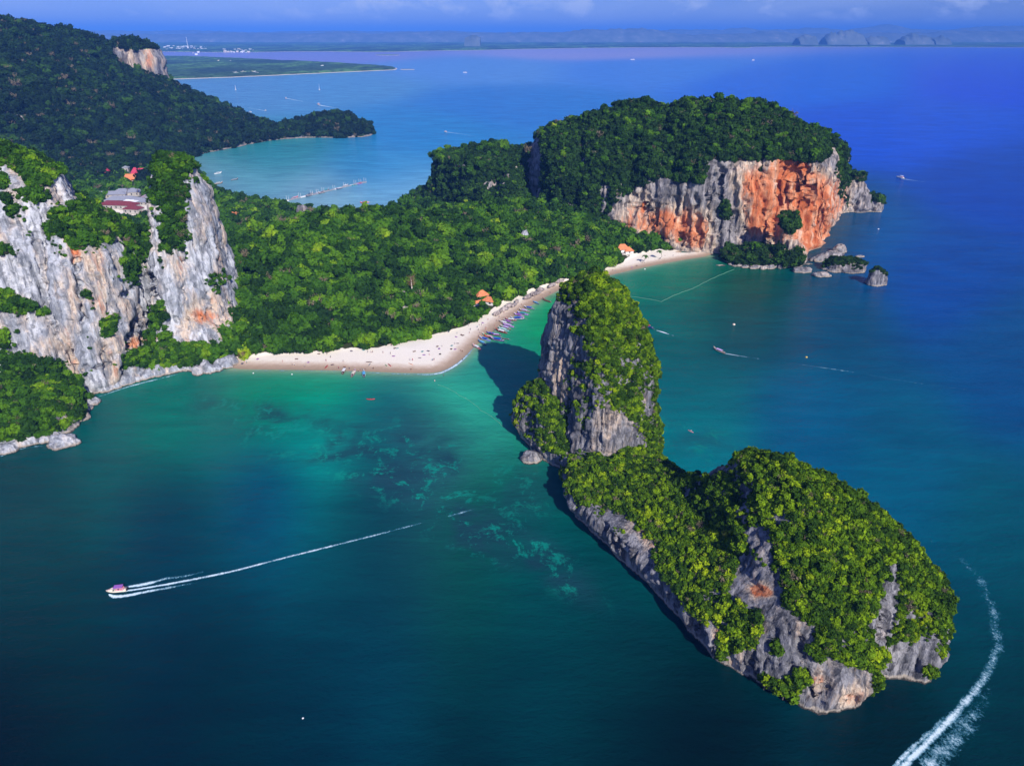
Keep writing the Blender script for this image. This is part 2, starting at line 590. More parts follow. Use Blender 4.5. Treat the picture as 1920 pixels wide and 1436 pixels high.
# ------------------------------------------------------------------ foliage prototypes
def crown_data(seed, nl=5, leaves=330, flat=0.8):
    rg = np.random.default_rng(seed)
    V, F = [], []
    lobes = []
    for i in range(nl):
        a = rg.uniform(0, 6.283); r = rg.uniform(0.15, 0.55) if i else 0
        lobes.append((r * math.cos(a), r * math.sin(a), rg.uniform(0.25, 0.62) * flat, rg.uniform(0.36, 0.58)))
    per = leaves // nl
    for lx, ly, lz, lr in lobes:
        # shaded inner mass of the lobe: a small lumpy ball
        nu, nv = 7, 5
        b = len(V)
        for j in range(nv + 1):
            th = math.pi * j / nv
            for i in range(nu):
                ph = 2 * math.pi * i / nu + j * .4
                rr = lr * 0.74 * rg.uniform(0.8, 1.15)
                V.append((lx + rr * math.sin(th) * math.cos(ph), ly + rr * math.sin(th) * math.sin(ph), lz + rr * math.cos(th) * 0.85))
        for j in range(nv):
            for i in range(nu):
                F.append((b + j * nu + i, b + (j + 1) * nu + i, b + (j + 1) * nu + (i + 1) % nu, b + j * nu + (i + 1) % nu))
        for k in range(per):
            d = rg.normal(size=3); d[2] = d[2] * 0.8 + 0.25
            d /= np.linalg.norm(d)
            c = np.array([lx, ly, lz]) + d * lr * rg.uniform(0.72, 1.12) * np.array([1, 1, .85])
            n = d + rg.normal(size=3) * 0.55
            n /= np.linalg.norm(n)
            t = np.cross(n, rg.normal(size=3)); t /= np.linalg.norm(t)
            s = np.cross(n, t)
            w = rg.uniform(0.05, 0.15); l = w * rg.uniform(1.0, 2.0)
            b = len(V)
            for a_, b_ in ((-1, -.6), (.9, -1), (1.1, .7), (-.7, 1)):
                V.append(tuple(c + t * l * a_ + s * w * b_))
            F.append((b, b + 1, b + 2, b + 3))
    return V, F


def crown_mesh(name, seed, mat, **kw):
    V, F = crown_data(seed, **kw)
    return mesh_np(name, V, F, [mat], smooth=False)


def twig_mesh(name, seed, mat):
    rg = np.random.default_rng(seed)
    V, F = [], []
    for k in range(34):
        a = rg.uniform(0, 6.283); z0 = rg.uniform(0, .5); L = rg.uniform(.35, .85)
        p = np.array([0, 0, z0]); d = np.array([math.cos(a) * .8, math.sin(a) * .8, rg.uniform(.3, 1.0)]); d /= np.linalg.norm(d)
        s_ = np.cross(d, [0, 0, 1]); s_ /= np.linalg.norm(s_)
        q = p + d * L; w = .03
        for e in (s_, np.cross(s_, d)):
            b = len(V); V += [tuple(p - e * w), tuple(p + e * w), tuple(q + e * w * .3), tuple(q - e * w * .3)]; F.append((b, b + 1, b + 2, b + 3))
        for j in range(4):
            c = p + d * L * rg.uniform(.5, 1.05) + rg.normal(size=3) * .09; n = rg.normal(size=3); t = np.cross(n, [0, .3, 1]); t /= np.linalg.norm(t); u = np.cross(t, n); u /= np.linalg.norm(u)
            b = len(V); w2 = rg.uniform(.03, .06); V += [tuple(c - t * w2), tuple(c + u * w2), tuple(c + t * w2), tuple(c - u * w2)]; F.append((b, b + 1, b + 2, b + 3))
    return mesh_np(name, V, F, [mat], smooth=False)


M_TWIG = plain('dry_twigs', (0.20, 0.16, 0.10), 0.9, 0, .4, .5)


def proto_set(prefix, mat, n=9, **kw):
    col = bpy.data.collections.new(prefix)
    mes = []
    for i in range(n):
        me = crown_mesh('%s_crown' % prefix, 100 + i * 13, mat, nl=2 + (i * 2) % 6, flat=(0.8, 1.15, 0.55, 0.95, 0.7, 1.4, 0.6, 0.9, 1.0)[i % 9], **kw)
        mes.append(me)
        o = bpy.data.objects.new('%s_shape_%02d' % (prefix, i), me)
        col.objects.link(o)
    me = twig_mesh('%s_bare_crown' % prefix, 500, M_TWIG)
    mes.append(me)
    col.objects.link(bpy.data.objects.new('%s_shape_%02d' % (prefix, n), me))
    return col, mes


SET_I = proto_set('islet_shrub', M_LEAF)
SET_M = proto_set('forest_tree', M_LEAF_M)
SET_F = proto_set('headland_tree', M_LEAF_F, leaves=240)
SET_D = proto_set('hill_tree', M_LEAF_D, leaves=150)


def scatter_points(V, F, N, veg, size, dens=1.0, thr=0.5, seed=1, soft=0.25, minz=1.0, gap=0.72):
    """evenly spread points where the veg attribute says plants grow"""
    rg = np.random.default_rng(seed)
    fc = V[F].mean(1)
    d1 = V[F[:, 2]] - V[F[:, 0]]; d2 = V[F[:, 3]] - V[F[:, 1]]
    area = np.linalg.norm(np.cross(d1, d2), axis=1) / 2
    fv = veg[F].mean(1)
    pr = np.clip((fv - thr) / soft + 0.5, 0, 1) * (fc[:, 2] > minz)
    w = area * pr
    n = int(w.sum() / (size * size) * 4.5 * dens)
    fi = rg.choice(len(F), n, p=w / w.sum())
    a, b = rg.random(n), rg.random(n)
    q = V[F[fi]]
    P = (q[:, 0] * ((1 - a) * (1 - b))[:, None] + q[:, 1] * (a * (1 - b))[:, None]
         + q[:, 2] * (a * b)[:, None] + q[:, 3] * ((1 - a) * b)[:, None])
    key = np.floor(P / (size * gap)).astype(np.int64)
    _, first = np.unique(key, axis=0, return_index=True)
    first = np.sort(first)
    P = P[first]; fi = fi[first]
    NN = N[F[fi]].mean(1)
    return P, NN, rg


def front_facing(P, NN, slack=0.35):
    d = np.array([0, 0, CAM_H]) - P
    d /= np.linalg.norm(d, axis=1)[:, None]
    return (d * NN).sum(1) > -slack


def gn_group(col):
    ng = bpy.data.node_groups.new('scatter_' + col.name, 'GeometryNodeTree')
    ng.interface.new_socket('Geometry', in_out='INPUT', socket_type='NodeSocketGeometry')
    ng.interface.new_socket('Geometry', in_out='OUTPUT', socket_type='NodeSocketGeometry')
    gi = ng.nodes.new('NodeGroupInput'); go = ng.nodes.new('NodeGroupOutput')
    ip = ng.nodes.new('GeometryNodeInstanceOnPoints')
    ci = ng.nodes.new('GeometryNodeCollectionInfo')
    ci.inputs['Collection'].default_value = col
    ci.inputs['Separate Children'].default_value = True
    ci.inputs['Reset Children'].default_value = True
    ng.links.new(gi.outputs[0], ip.inputs['Points'])
    ng.links.new(ci.outputs[0], ip.inputs['Instance'])
    ip.inputs['Pick Instance'].default_value = True
    for nm, ty, sock in (('pick', 'INT', 'Instance Index'), ('turn', 'FLOAT_VECTOR', 'Rotation'), ('size', 'FLOAT_VECTOR', 'Scale')):
        a = ng.nodes.new('GeometryNodeInputNamedAttribute')
        a.data_type = ty
        a.inputs['Name'].default_value = nm
        ng.links.new(a.outputs['Attribute'], ip.inputs[sock])
    ng.links.new(ip.outputs[0], go.inputs[0])
    return ng


_groups = {}


def scatter_object(name, P, sizes, rg, pset, parent=None):
    col, mes = pset
    if col.name not in _groups:
        _groups[col.name] = gn_group(col)
    me = bpy.data.meshes.new(name)
    me.vertices.add(len(P)); me.vertices.foreach_set('co', np.asarray(P, np.float32).ravel())
    n = len(P)
    attr(me, 'pick', np.where(rg.random(n) < .05, len(mes) - 1, rg.integers(0, len(mes) - 1, n)), 'INT')
    rot = np.zeros((n, 3)); rot[:, 2] = rg.uniform(0, 6.283, n); rot[:, :2] = rg.normal(0, 0.16, (n, 2))
    attr(me, 'turn', rot, 'FLOAT_VECTOR')
    s = np.stack([sizes * rg.uniform(.85, 1.15, n), sizes * rg.uniform(.85, 1.15, n), sizes * rg.uniform(.75, 1.25, n)], 1)
    attr(me, 'size', s, 'FLOAT_VECTOR')
    o = link(name, me, parent)
    md = o.modifiers.new('plants', 'NODES'); md.node_group = _groups[col.name]
    return o


def plant(surf, label, cat, size, pset, seed, dens=1.0, thr=0.5, soft=0.25, minz=1.2, group=None, skip=None, gap=0.72, lift=0.0, var=(0.55, 1.25), name='tree_cover'):
    V, F, N, veg = surf
    P, NN, rg = scatter_points(V, F, N, veg, size, dens, thr, seed, soft, minz, gap)
    k = front_facing(P, NN)
    if skip is not None:
        k &= ~skip(P)
    P, NN = P[k], NN[k]
    sz = size * rg.uniform(var[0], var[1], len(P)) * np.where(rg.random(len(P)) < .12, 1.35, 1.0)
    P = P + NN * np.array([1, 1, .3]) * (sz * 0.22)[:, None] - np.array([0, 0, 1.0]) * (sz * (0.25 - lift))[:, None]
    o = scatter_object(name, P, sz, rg, pset)
    tag(o, label, cat, group, 'stuff')
    return o, P, sz


# ------------------------------------------------------------------ sea stacks, islets, headland
def landform(name, feats, box, cell, voxel, mats, warp=(2.0, 10.0), carve_kw={}, cuts=(), veg_fn=None, stain_fn=None, extra=None, dents=None):
    X, Y = grid_xy(*box, cell)
    xy = np.stack([X.ravel(), Y.ravel()], 1)
    q = np.stack([xy[:, 0], xy[:, 1], np.zeros(len(xy))], 1)
    w = warp[0]
    wxy = xy + w * np.stack([fbm(q, warp[1], 3, 50), fbm(q, warp[1], 3, 60)], 1)
    H = np.full(len(xy), -20.0)
    for cont, rise, rd in feats:
        H = np.maximum(H, stack(wxy, cont, rise, rd))
    for line, depth, width in cuts:
        d = pdist(wxy, line, closed=False)
        H = H - np.where(H > 0, np.minimum(depth * np.exp(-(d / width) ** 2), np.maximum(H - 4, 0)), 0)
    if extra is not None:
        H = extra(wxy, H)
    V, F = solid(X, Y, H.reshape(X.shape), voxel)
    V, N, steep = carve(V, F, **carve_kw)
    px, py, dep = proj(V)
    if dents:
        V = V - N * (dent(px, py, *dents) * steep * sstep(0, 6, V[:, 2]))[:, None] * [1, 1, .6]
        N = vnormals(V, F)
    veg = veg_fn(V, N, steep, px, py)
    st = stain_fn(V, N, steep, px, py)
    me = mesh_np(name, V, F, mats)
    attr(me, 'veg', veg); attr(me, 'stain', st)
    o = link(name, me)
    return o, (V, F, N, veg)


# --- the near islet: dome, neck, tower and the knoll behind the tower
DOME = [
    (0, [(24, 300), (24, 275), (24.6, 260), (31, 248), (37, 237), (45, 223), (53, 210), (59, 198), (64, 185), (73, 171), (81, 166), (86, 159),
         (94, 155), (104, 150), (119, 154), (126, 162), (131, 165), (145, 163), (153, 170), (160, 180), (163, 192), (158, 208), (149, 221),
         (140, 233), (130, 244), (118, 253), (105, 260), (96, 269), (88, 280), (82, 294), (70, 305)]),
    (13, [(30, 296), (26, 276), (26.5, 261), (33, 250), (38.5, 239.5), (46.5, 225.5), (55, 213), (61, 200), (66.5, 187.5), (75, 173.5), (83, 168.5), (91, 164),
          (99, 159), (109, 157), (119, 161), (127, 170), (137, 171), (147, 171), (153, 177), (157, 184), (159, 194), (152, 206), (144, 218),
          (135, 229), (125, 240), (113, 248), (100, 254), (88, 262), (79, 274), (72, 290), (60, 300)]),
    (26, [(74, 246), (79, 227), (83, 212), (85, 198), (87, 185), (91, 175), (97, 168), (110, 165), (120, 169), (130, 176), (142, 177),
          (149, 182), (153, 192), (147, 204), (139, 215), (130, 226), (120, 237), (108, 245), (95, 249), (86, 252), (78, 252), (74, 250)]),
    (39, [(86, 228), (88, 211), (90, 197), (96, 186), (107, 179), (118, 179), (126, 183), (135, 187), (142, 193), (138, 203), (130, 213),
          (121, 225), (110, 236), (96, 243), (88, 243), (84, 238)]),
    (49, [(91, 226), (93, 211), (98, 201), (108, 194), (120, 193), (129, 197), (126, 208), (117, 221), (106, 232), (97, 237), (92, 234)])]
TOWER = [
    (0, [(38.0, 286), (22.0, 310), (9.0, 332), (9.0, 350), (18.0, 363), (34.0, 373), (51.0, 374), (64.8, 367), (75.8, 352), (79.8, 334), (78.8, 315), (75.8, 300), (66.8, 290), (53.0, 284)]),
    (20, [(39.0, 291), (26.0, 313), (14.0, 338), (16.0, 351), (27.0, 361), (42.0, 365), (54.8, 362), (66.8, 351), (73.8, 336), (74.8, 316), (70.8, 301), (60.8, 293), (49.0, 289)]),
    (45, [(39.0, 297), (28.0, 316), (15.5, 339), (20.0, 352), (32.0, 358), (45.0, 360), (56.8, 354), (67.8, 343), (72.8, 330), (71.8, 313), (66.8, 302), (54.8, 297), (46.0, 295)]),
    (63, [(38.0, 302), (29.0, 318), (18.0, 337), (22.0, 349), (36.0, 355), (49.0, 353), (58.8, 347), (66.8, 336), (66.8, 321), (61.8, 310), (52.0, 304), (43.0, 302)]),
    (78, [(37.0, 309), (30.0, 322), (21.0, 336), (27.0, 347), (39.0, 350), (52.0, 346), (58.8, 337), (59.8, 325), (53.8, 315), (45.0, 310)]),
    (87, [(38.0, 318), (31.0, 330), (31.0, 341), (42.0, 344), (51.0, 339), (52.0, 328), (45.0, 321)])]
KNOLL = [
    (0, [(-3, 343), (1, 328), (8, 310), (16, 300), (28, 292), (36, 300), (34, 335), (20, 352), (5, 357), (-3, 352)]),
    (9, [(-0.5, 341), (4, 328), (10, 313), (18, 304), (28, 298), (32, 310), (28, 336), (15, 349), (3, 351)]),
    (21, [(4, 338), (7, 327), (14, 315), (22, 308), (28, 312), (24, 335), (14, 344), (6, 344)]),
    (30, [(9, 335), (12, 326), (17, 319), (22, 318), (22, 333), (15, 339)])]


def veg_islet(V, N, steep, px, py):
    n = fbm(V, (7, 7, 9), 3, 80) + 0.9 * fbm(V, (2.2, 2.2, 3.4), 2, 85)
    v = 0.90 - 0.46 * steep + 0.66 * n
    v += (0.30 * sstep(1080, 1100, px) + 0.12 - 0.12 * sstep(52, 64, V[:, 0])) * sstep(22, 40, V[:, 2]) * (V[:, 1] > 285)
    # the wall of the tower that faces west is bare
    wf = (V[:, 0] - 38) * 0.55 + (V[:, 1] - 300) * 0.3
    v -= 1.6 * sstep(0.45, 0.15, N[:, 2]) * sstep(-0.15, -0.45, N[:, 0] * 0.9 + N[:, 1] * 0.25) * (V[:, 1] > 288) * (V[:, 2] < 84)
    v -= 0.75 * sstep(14, 6, V[:, 2]) * sstep(0.4, 0.8, steep) * (V[:, 1] < 280)
    v += wart(px, py, [
        (1150, 815, 46, 42, -25, -1.3), (1095, 720, 10, 60, 0, -.3), (1042, 650, 24, 100, 6, -1.3), (1425, 1160, 40, 36, 0, -.6), (1600, 1262, 60, 26, 0, -.6),  (1480, 900, 60, 12, 20, -.25), (1330, 1120, 26, 60, -30, -.35), (1545, 1130, 20, 60, 0, -.2), (1400, 960, 14, 50, 0, -.4), (1500, 1215, 50, 30, 0, -.5), (1120, 760, 26, 30, 0, -.55), (1085, 850, 30, 50, 10, -.7), (1215, 740, 16, 60, 0, -.5), (1165, 700, 60, 22, -10, -.22),
        (1190, 660, 30, 30, 0, -.3), (1185, 720, 46, 28, 0, -.22), (1140, 730, 26, 20, 0, -.2), (1090, 560, 12, 10, 0, -.6), (1148, 585, 8, 12, 0, -.6), (1122, 590, 6, 14, 0, -.5),
        (1170, 740, 20, 16, 0, .3), (1180, 850, 22, 16, 0, .5), (1205, 800, 14, 14, 0, .4),
        (1418, 1095, 52, 44, 0, -1.3), (1430, 1010, 24, 30, 0, -.8), (1466, 972, 24, 16, 0, -.7), (1470, 1180, 45, 70, -25, -1.2), (1442, 1240, 60, 24, 12, -1.2),
        (1662, 1135, 17, 88, 13, -1.4), (1560, 1265, 120, 40, -8, -1.0), (1580, 1310, 60, 50, 0, -1.2), (1345, 1190, 28, 30, 0, -.8), (1375, 1245, 22, 26, 0, -.8),
        (1700, 1255, 60, 40, 0, -1.0), (1735, 1215, 34, 26, 0, -.5), (1340, 880, 36, 14, -20, -.9), (1290, 915, 26, 30, 0, -.55),
        (1165, 985, 80, 26, 35, -.9), (1110, 1000, 50, 30, 40, -.8), (1210, 1060, 26, 70, -25, -.6), (1450, 1290, 46, 22, 15, 2.4), (1500, 1275, 26, 24, 0, 2.0), (1460, 1225, 16, 12, 0, 1.6), (1540, 1215, 26, 14, 0, 1.6),
        (1460, 1085, 14, 14, 0, .3), (1620, 1235, 44, 18, 0, 1.8), (1645, 1280, 16, 52, 0, 2.0), (1365, 1215, 22, 30, 30, 1.6), (1520, 1100, 60, 60, 0, .3), (1600, 1020, 80, 90, 0, .4),
        (1745, 1260, 18, 14, 0, 1.5), (1710, 1235, 26, 10, 10, 1.2), (1410, 1170, 30, 26, 0, 1.2), (1470, 1130, 10, 14, 0, .3), (1100, 900, 26, 40, 0, .5)])
    v = v * sstep(1.0, 3.5, V[:, 2])
    return np.clip(v, 0, 1)


def stain_islet(V, N, steep, px, py):
    return np.clip(0.10 + 0.2 * fbm(V, 14, 2, 90) + wart(px, py, [
        (1422, 1106, 20, 14, 0, .75), (1442, 1112, 12, 8, 0, .6), (1375, 1050, 10, 8, 0, .5), (1215, 1010, 14, 60, -30, .45), (1350, 1190, 16, 18, 0, .5),
        (1600, 1312, 34, 24, -20, .42), (1535, 1275, 16, 22, 0, .4), (1470, 1320, 60, 8, 18, .3), (1370, 1250, 10, 14, 0, .5), (1150, 765, 40, 40, 0, .15), (1050, 700, 18, 40, 0, .3)]), 0, 1)


islet, S_ISLET = landform('islet_rock', [(DOME, 5, 10), (TOWER, 5, 8), (KNOLL, 4, 6)], (-16, 176, 140, 384), 1.0, 0.85, [M_ROCK],
                          warp=(2.4, 9.0), carve_kw=dict(amp=0.95, flute=2.8, notch=4.2, seed=2, reach=9.0), dents=([(1422, 1112, 22, 14, 0, 3.5), (1375, 1200, 14, 20, 20, 2), (1600, 1320, 20, 16, 0, 2.5), (1540, 1290, 14, 26, 10, 2)],
                          [([(1500, 1180), (1510, 1250), (1530, 1330)], 5, 3), ([(1420, 1180), (1405, 1260)], 5, 2.5), ([(1650, 1060), (1655, 1130), (1640, 1250)], 6, 2.5), ([(1655, 1255), (1665, 1300)], 7, 4), ([(1310, 1170), (1330, 1250)], 5, 2), ([(1120, 960), (1170, 1040)], 5, 2)]), veg_fn=veg_islet, stain_fn=stain_islet)
tag(islet, 'karst islet with a tall tower joined to a green dome off the beach', 'islet')

# --- the great headland on the right
HEAD = [
    (1, [(-113, 935), (-100, 890), (-72, 842), (-26, 800), (23, 757), (60, 738), (102, 722), (140, 710), (178, 688), (212, 684), (250, 686),
         (280, 688), (301, 689), (318, 703), (330, 722), (347, 755), (368, 795), (389, 832), (412, 858), (425, 872), (420, 905), (400, 935), (300, 955), (140, 970), (0, 985), (-80, 975)]),
    (40, [(-100, 930), (-88, 892), (-61, 848), (-18, 807), (28, 772), (64, 748), (106, 729), (142, 716), (180, 694), (213, 690), (250, 690), (281, 692), (300, 693),
          (315, 708), (327, 726), (343, 758), (364, 798), (386, 834), (405, 858), (408, 900), (380, 925), (300, 940), (140, 955), (0, 965), (-75, 955)]),
    (70, [(-94, 925), (-81, 893), (-53, 855), (-13, 820), (33, 785), (68, 757), (110, 735), (148, 720), (183, 698), (214, 693), (250, 692), (282, 694), (299, 695),
          (313, 710), (325, 729), (341, 761), (361, 801), (383, 838), (400, 860), (398, 895), (350, 915), (220, 930), (60, 945), (-50, 940)]),
    (90, [(-52, 905), (-36, 880), (-4, 845), (40, 803), (75, 770), (115, 747), (155, 732), (190, 704), (215, 698), (250, 697), (282, 697), (297, 698),
          (310, 714), (321, 734), (336, 768), (354, 806), (372, 842), (375, 875), (320, 900), (220, 912), (60, 925), (0, 918)]),
    (120, [(42, 858), (60, 820), (85, 788), (125, 765), (165, 757), (202, 737), (230, 728), (260, 725), (286, 730), (300, 748), (310, 775),
           (322, 805), (318, 850), (270, 872), (200, 880), (100, 885), (60, 880)]),
    (136, [(85, 822), (110, 797), (150, 792), (190, 777), (225, 757), (258, 752), (278, 764), (288, 788), (270, 830), (200, 845), (120, 845)])]
KNOB_A = [(0, ell(432, 884, 20, 22, 0.3)), (25, ell(431, 884, 15, 16, 0.3)), (39, ell(431, 885, 9, 10, 0))]
KNOB_B = [(0, ell(455, 881, 13, 16, 0.3)), (11, ell(455, 881, 9, 11, 0.3)), (16, ell(455, 881, 5, 6, 0))]
FOOT = [(0, [(206, 662), (212, 650), (226, 641), (244, 637), (258, 637), (272, 641), (280, 655), (276, 684), (240, 690), (210, 684)]),
        (7, [(214, 662), (218, 652), (230, 646), (246, 643), (260, 643), (270, 650), (272, 668), (240, 680), (216, 676)]),
        (11, [(226, 664), (232, 653), (248, 650), (260, 655), (258, 670), (238, 672)])]
FANG = [(0, ell(268, 652, 14, 15, .4)), (16, ell(267, 652, 11.5, 12, .4)), (34, ell(265, 653, 8, 9, .4)), (46, ell(263, 653, 4, 5, 0))]
LEFTFOOT = [(0, ell(-118, 935, 22, 30, .3)), (10, ell(-112, 935, 12, 20, .3))]


def veg_head(V, N, steep, px, py):
    n = fbm(V, (13, 13, 18), 3, 180) + 0.5 * fbm(V, (5, 5, 8), 2, 185)
    v = 1.05 - 0.30 * steep + 0.45 * n
    x, y, z = V.T
    # the seaward wall is bare from the beach round to the cape
    wall = sstep(100, 112, x) * (y < 790) * sstep(0.4, 0.65, steep) + sstep(330, 345, x) * sstep(0.5, 0.8, steep) * 0.75
    lim = np.interp(x, [100, 125, 150, 188, 197, 255, 266, 310, 330, 360], [30, 52, 66, 70, 92, 90, 106, 104, 96, 100])
    v -= 1.35 * np.clip(wall, 0, 1) * sstep(lim + 7, lim - 7, z + 7 * n)
    v += wart(px, py, [
        (1185, 410, 42, 42, -40, -1.1), (1002, 345, 13, 85, 4, -1.6), (1242, 270, 7, 50, 4, -.6), (1095, 300, 8, 60, 6, -.35), (870, 310, 14, 40, 10, -.4), (915, 400, 30, 16, 0, -.3), (1130, 380, 10, 50, 10, -.4), (1215, 380, 22, 40, 20, -.7), (1330, 310, 40, 16, 0, -.3), (1030, 415, 12, 28, 15, -.9), (930, 345, 26, 20, 0, -.55),
        (958, 320, 14, 14, 0, -.6), (1060, 330, 30, 70, 0, -.18), (1150, 330, 30, 60, 10, -.16), (1220, 330, 26, 40, 10, -.2), (998, 265, 10, 14, 0, -.7),
        (845, 300, 12, 28, 0, -.35), (1010, 300, 8, 26, 15, -.5), (1070, 400, 12, 26, 20, -.6),
        (1360, 380, 16, 40, 0, .5), (1340, 350, 18, 30, -20, .45), (1480, 420, 18, 24, 10, 1.6), (1360, 395, 10, 22, 0, .9), (1345, 425, 8, 12, 0, .8), (1425, 480, 60, 20, 0, 1.3), (1572, 340, 14, 34, 0, .7),
        (1478, 455, 22, 12, 0, .25), (1420, 300, 30, 8, 0, .5), (1578, 300, 20, 34, 0, .6), (1590, 380, 10, 20, 0, .4)])
    v += 0.8 * ((px > 1000) & (px < 1040) & (py > 440))
    # the green foot islet below the wall
    foot = (px > 1370) & (px < 1500) & (y < 682) & (z < 16)
    v = np.where(foot, 1.0, v)
    v = v * sstep(1.0, 4.0, z)
    return np.clip(v, 0, 1)


def stain_head(V, N, steep, px, py):
    return np.clip(0.14 + 0.35 * fbm(V, (16, 16, 30), 2, 190) * (V[:, 0] > 120) + wart(px, py, [
        (1500, 370, 76, 100, -10, .85), (1400, 390, 50, 70, 0, .25), (1250, 425, 50, 40, 0, .3), (1470, 300, 22, 36, 0, .6), (1440, 400, 34, 60, 10, .4), (1530, 440, 26, 40, 0, .5), (1195, 410, 44, 34, -30, .5),
        (1300, 430, 34, 44, 0, .55), (1240, 430, 18, 40, 10, .35), (1370, 400, 22, 60, 0, -.2), (1340, 330, 30, 40, 0, -.15), (1395, 330, 30, 60, 0, .2),
        (1535, 300, 30, 22, 40, -.5), (1585, 350, 14, 60, 0, .15), (1320, 440, 20, 40, 0, .25), (1480, 490, 14, 10, 0, .3), (1035, 415, 14, 20, 0, .3)]), 0, 1)


headland, S_HEAD = landform('headland', [(HEAD, 8, 22), (KNOB_A, 4, 6), (KNOB_B, 1.5, 4), (FOOT, 2, 8), (FANG, 3, 4), (LEFTFOOT, 4, 8)],
                            (-150, 490, 620, 1000), 2.0, 1.7, [M_ROCK_F], warp=(7, 34), carve_kw=dict(amp=1.0, flute=6.5, notch=2.5, seed=5),
                            cuts=[([(34, 725), (27, 760), (22, 800), (16, 850), (10, 900)], 90, 15), ([(168, 725), (164, 780), (170, 830)], 26, 9),
                                  ([(246, 688), (250, 740)], 14, 5), ([(72, 735), (78, 800)], 26, 8), ([(-20, 800), (-10, 840)], 20, 7), ([(120, 705), (128, 770)], 16, 6)],
                            dents=([(1212, 400, 24, 34, 0, 7), (1500, 345, 40, 46, 0, 8), (1440, 445, 18, 46, 8, 7), (1290, 440, 12, 46, 4, 6), (1255, 425, 8, 40, 4, -4), (1330, 400, 10, 70, 2, 5), (1375, 380, 9, 60, 2, 5), (1410, 350, 8, 50, 4, 4), (1545, 420, 12, 40, 0, 4)],
                                   [([(1305, 370), (1312, 470)], 5, 6), ([(1352, 320), (1350, 460)], 5, 6), ([(1395, 330), (1400, 440)], 5, 6), ([(1428, 330), (1432, 400)], 4, 4), ([(1470, 310), (1460, 390)], 4, 4), ([(1520, 330), (1530, 450)], 4, 3), ([(1270, 370), (1275, 450)], 5, 5)]),
                            extra=lambda q, H: H - 13 * sstep(88, 122, H) - 12 * sstep(55, 84, H) * sstep(45, 10, q[:, 0]) - 6 * sstep(70, 95, H) * sstep(150, 90, q[:, 0]),
                            veg_fn=veg_head, stain_fn=stain_head)
headland['kind'] = 'structure'

# --- the pale massif on the left
WALL = [
    (1, [(-420, 350), (-340, 358), (-300, 370), (-275, 376), (-259, 379), (-245, 392), (-236, 404), (-230, 425), (-222, 470), (-240, 520), (-300, 570), (-420, 570)]),
    (45, [(-420, 370), (-335, 375), (-300, 383), (-277, 388), (-261, 389), (-250, 399), (-242, 410), (-238, 428), (-236, 465), (-258, 505), (-300, 545), (-420, 545)]),
    (80, [(-420, 384), (-335, 384), (-302, 393), (-279, 398), (-263, 400), (-254, 408), (-249, 420), (-249, 438), (-258, 466), (-285, 498), (-325, 525), (-420, 532)]),
    (104, [(-420, 394), (-335, 391), (-303, 401), (-286, 407), (-277, 412), (-275, 425), (-280, 446), (-300, 478), (-330, 510), (-420, 517)]),
    (121, [(-420, 402), (-335, 398), (-305, 409), (-290, 417), (-281, 428), (-285, 448), (-300, 475), (-340, 500), (-420, 505)]),
    (134, [(-420, 412), (-345, 413), (-310, 425), (-306, 445), (-325, 470), (-360, 490), (-420, 495)])]
WALL2 = [
    (0, [(-238, 402), (-230, 404), (-219, 411), (-211, 410), (-203, 417), (-195, 430), (-188, 460), (-192, 515), (-217, 550), (-250, 555), (-265, 500), (-253, 440)]),
    (13, [(-236, 415), (-226, 417), (-212, 420), (-212, 421), (-204, 428), (-199, 440), (-197, 470), (-203, 510), (-212, 535), (-245, 540), (-256, 490), (-246, 440)]),
    (28, [(-236, 428), (-218, 432), (-212, 434), (-204, 442), (-201, 470), (-207, 505), (-214, 524), (-243, 530), (-253, 490), (-244, 448)]),
    (65, [(-238, 437), (-221, 439), (-216, 443), (-209, 455), (-206, 475), (-213, 500), (-218, 514), (-238, 515), (-247, 490), (-244, 458)]),
    (100, [(-237, 450), (-226, 448), (-214, 455), (-207, 470), (-208, 490), (-222, 503), (-236, 500), (-241, 485), (-241, 464)]),
    (119, [(-235, 461), (-224, 460), (-214, 472), (-216, 489), (-231, 493), (-237, 480)])]
SADDLE = [(0, [(-300, 410), (-225, 415), (-215, 440), (-215, 520), (-300, 550)]), (46, [(-290, 432), (-232, 434), (-230, 500), (-290, 520)]),
          (56, [(-285, 446), (-240, 448), (-240, 490), (-285, 505)])]
SHELF = [(0, [(-420, 290), (-330, 298), (-290, 304), (-273, 312), (-262, 321), (-251, 324), (-246, 341), (-249, 355), (-257, 367), (-262, 384), (-420, 390)]),
         (9, [(-420, 300), (-330, 308), (-288, 313), (-271, 322), (-258, 331), (-252, 342), (-255, 355), (-262, 368), (-270, 384), (-420, 385)]),
         (15, [(-420, 312), (-330, 320), (-288, 325), (-272, 334), (-264, 345), (-268, 358), (-278, 372), (-420, 378)])]


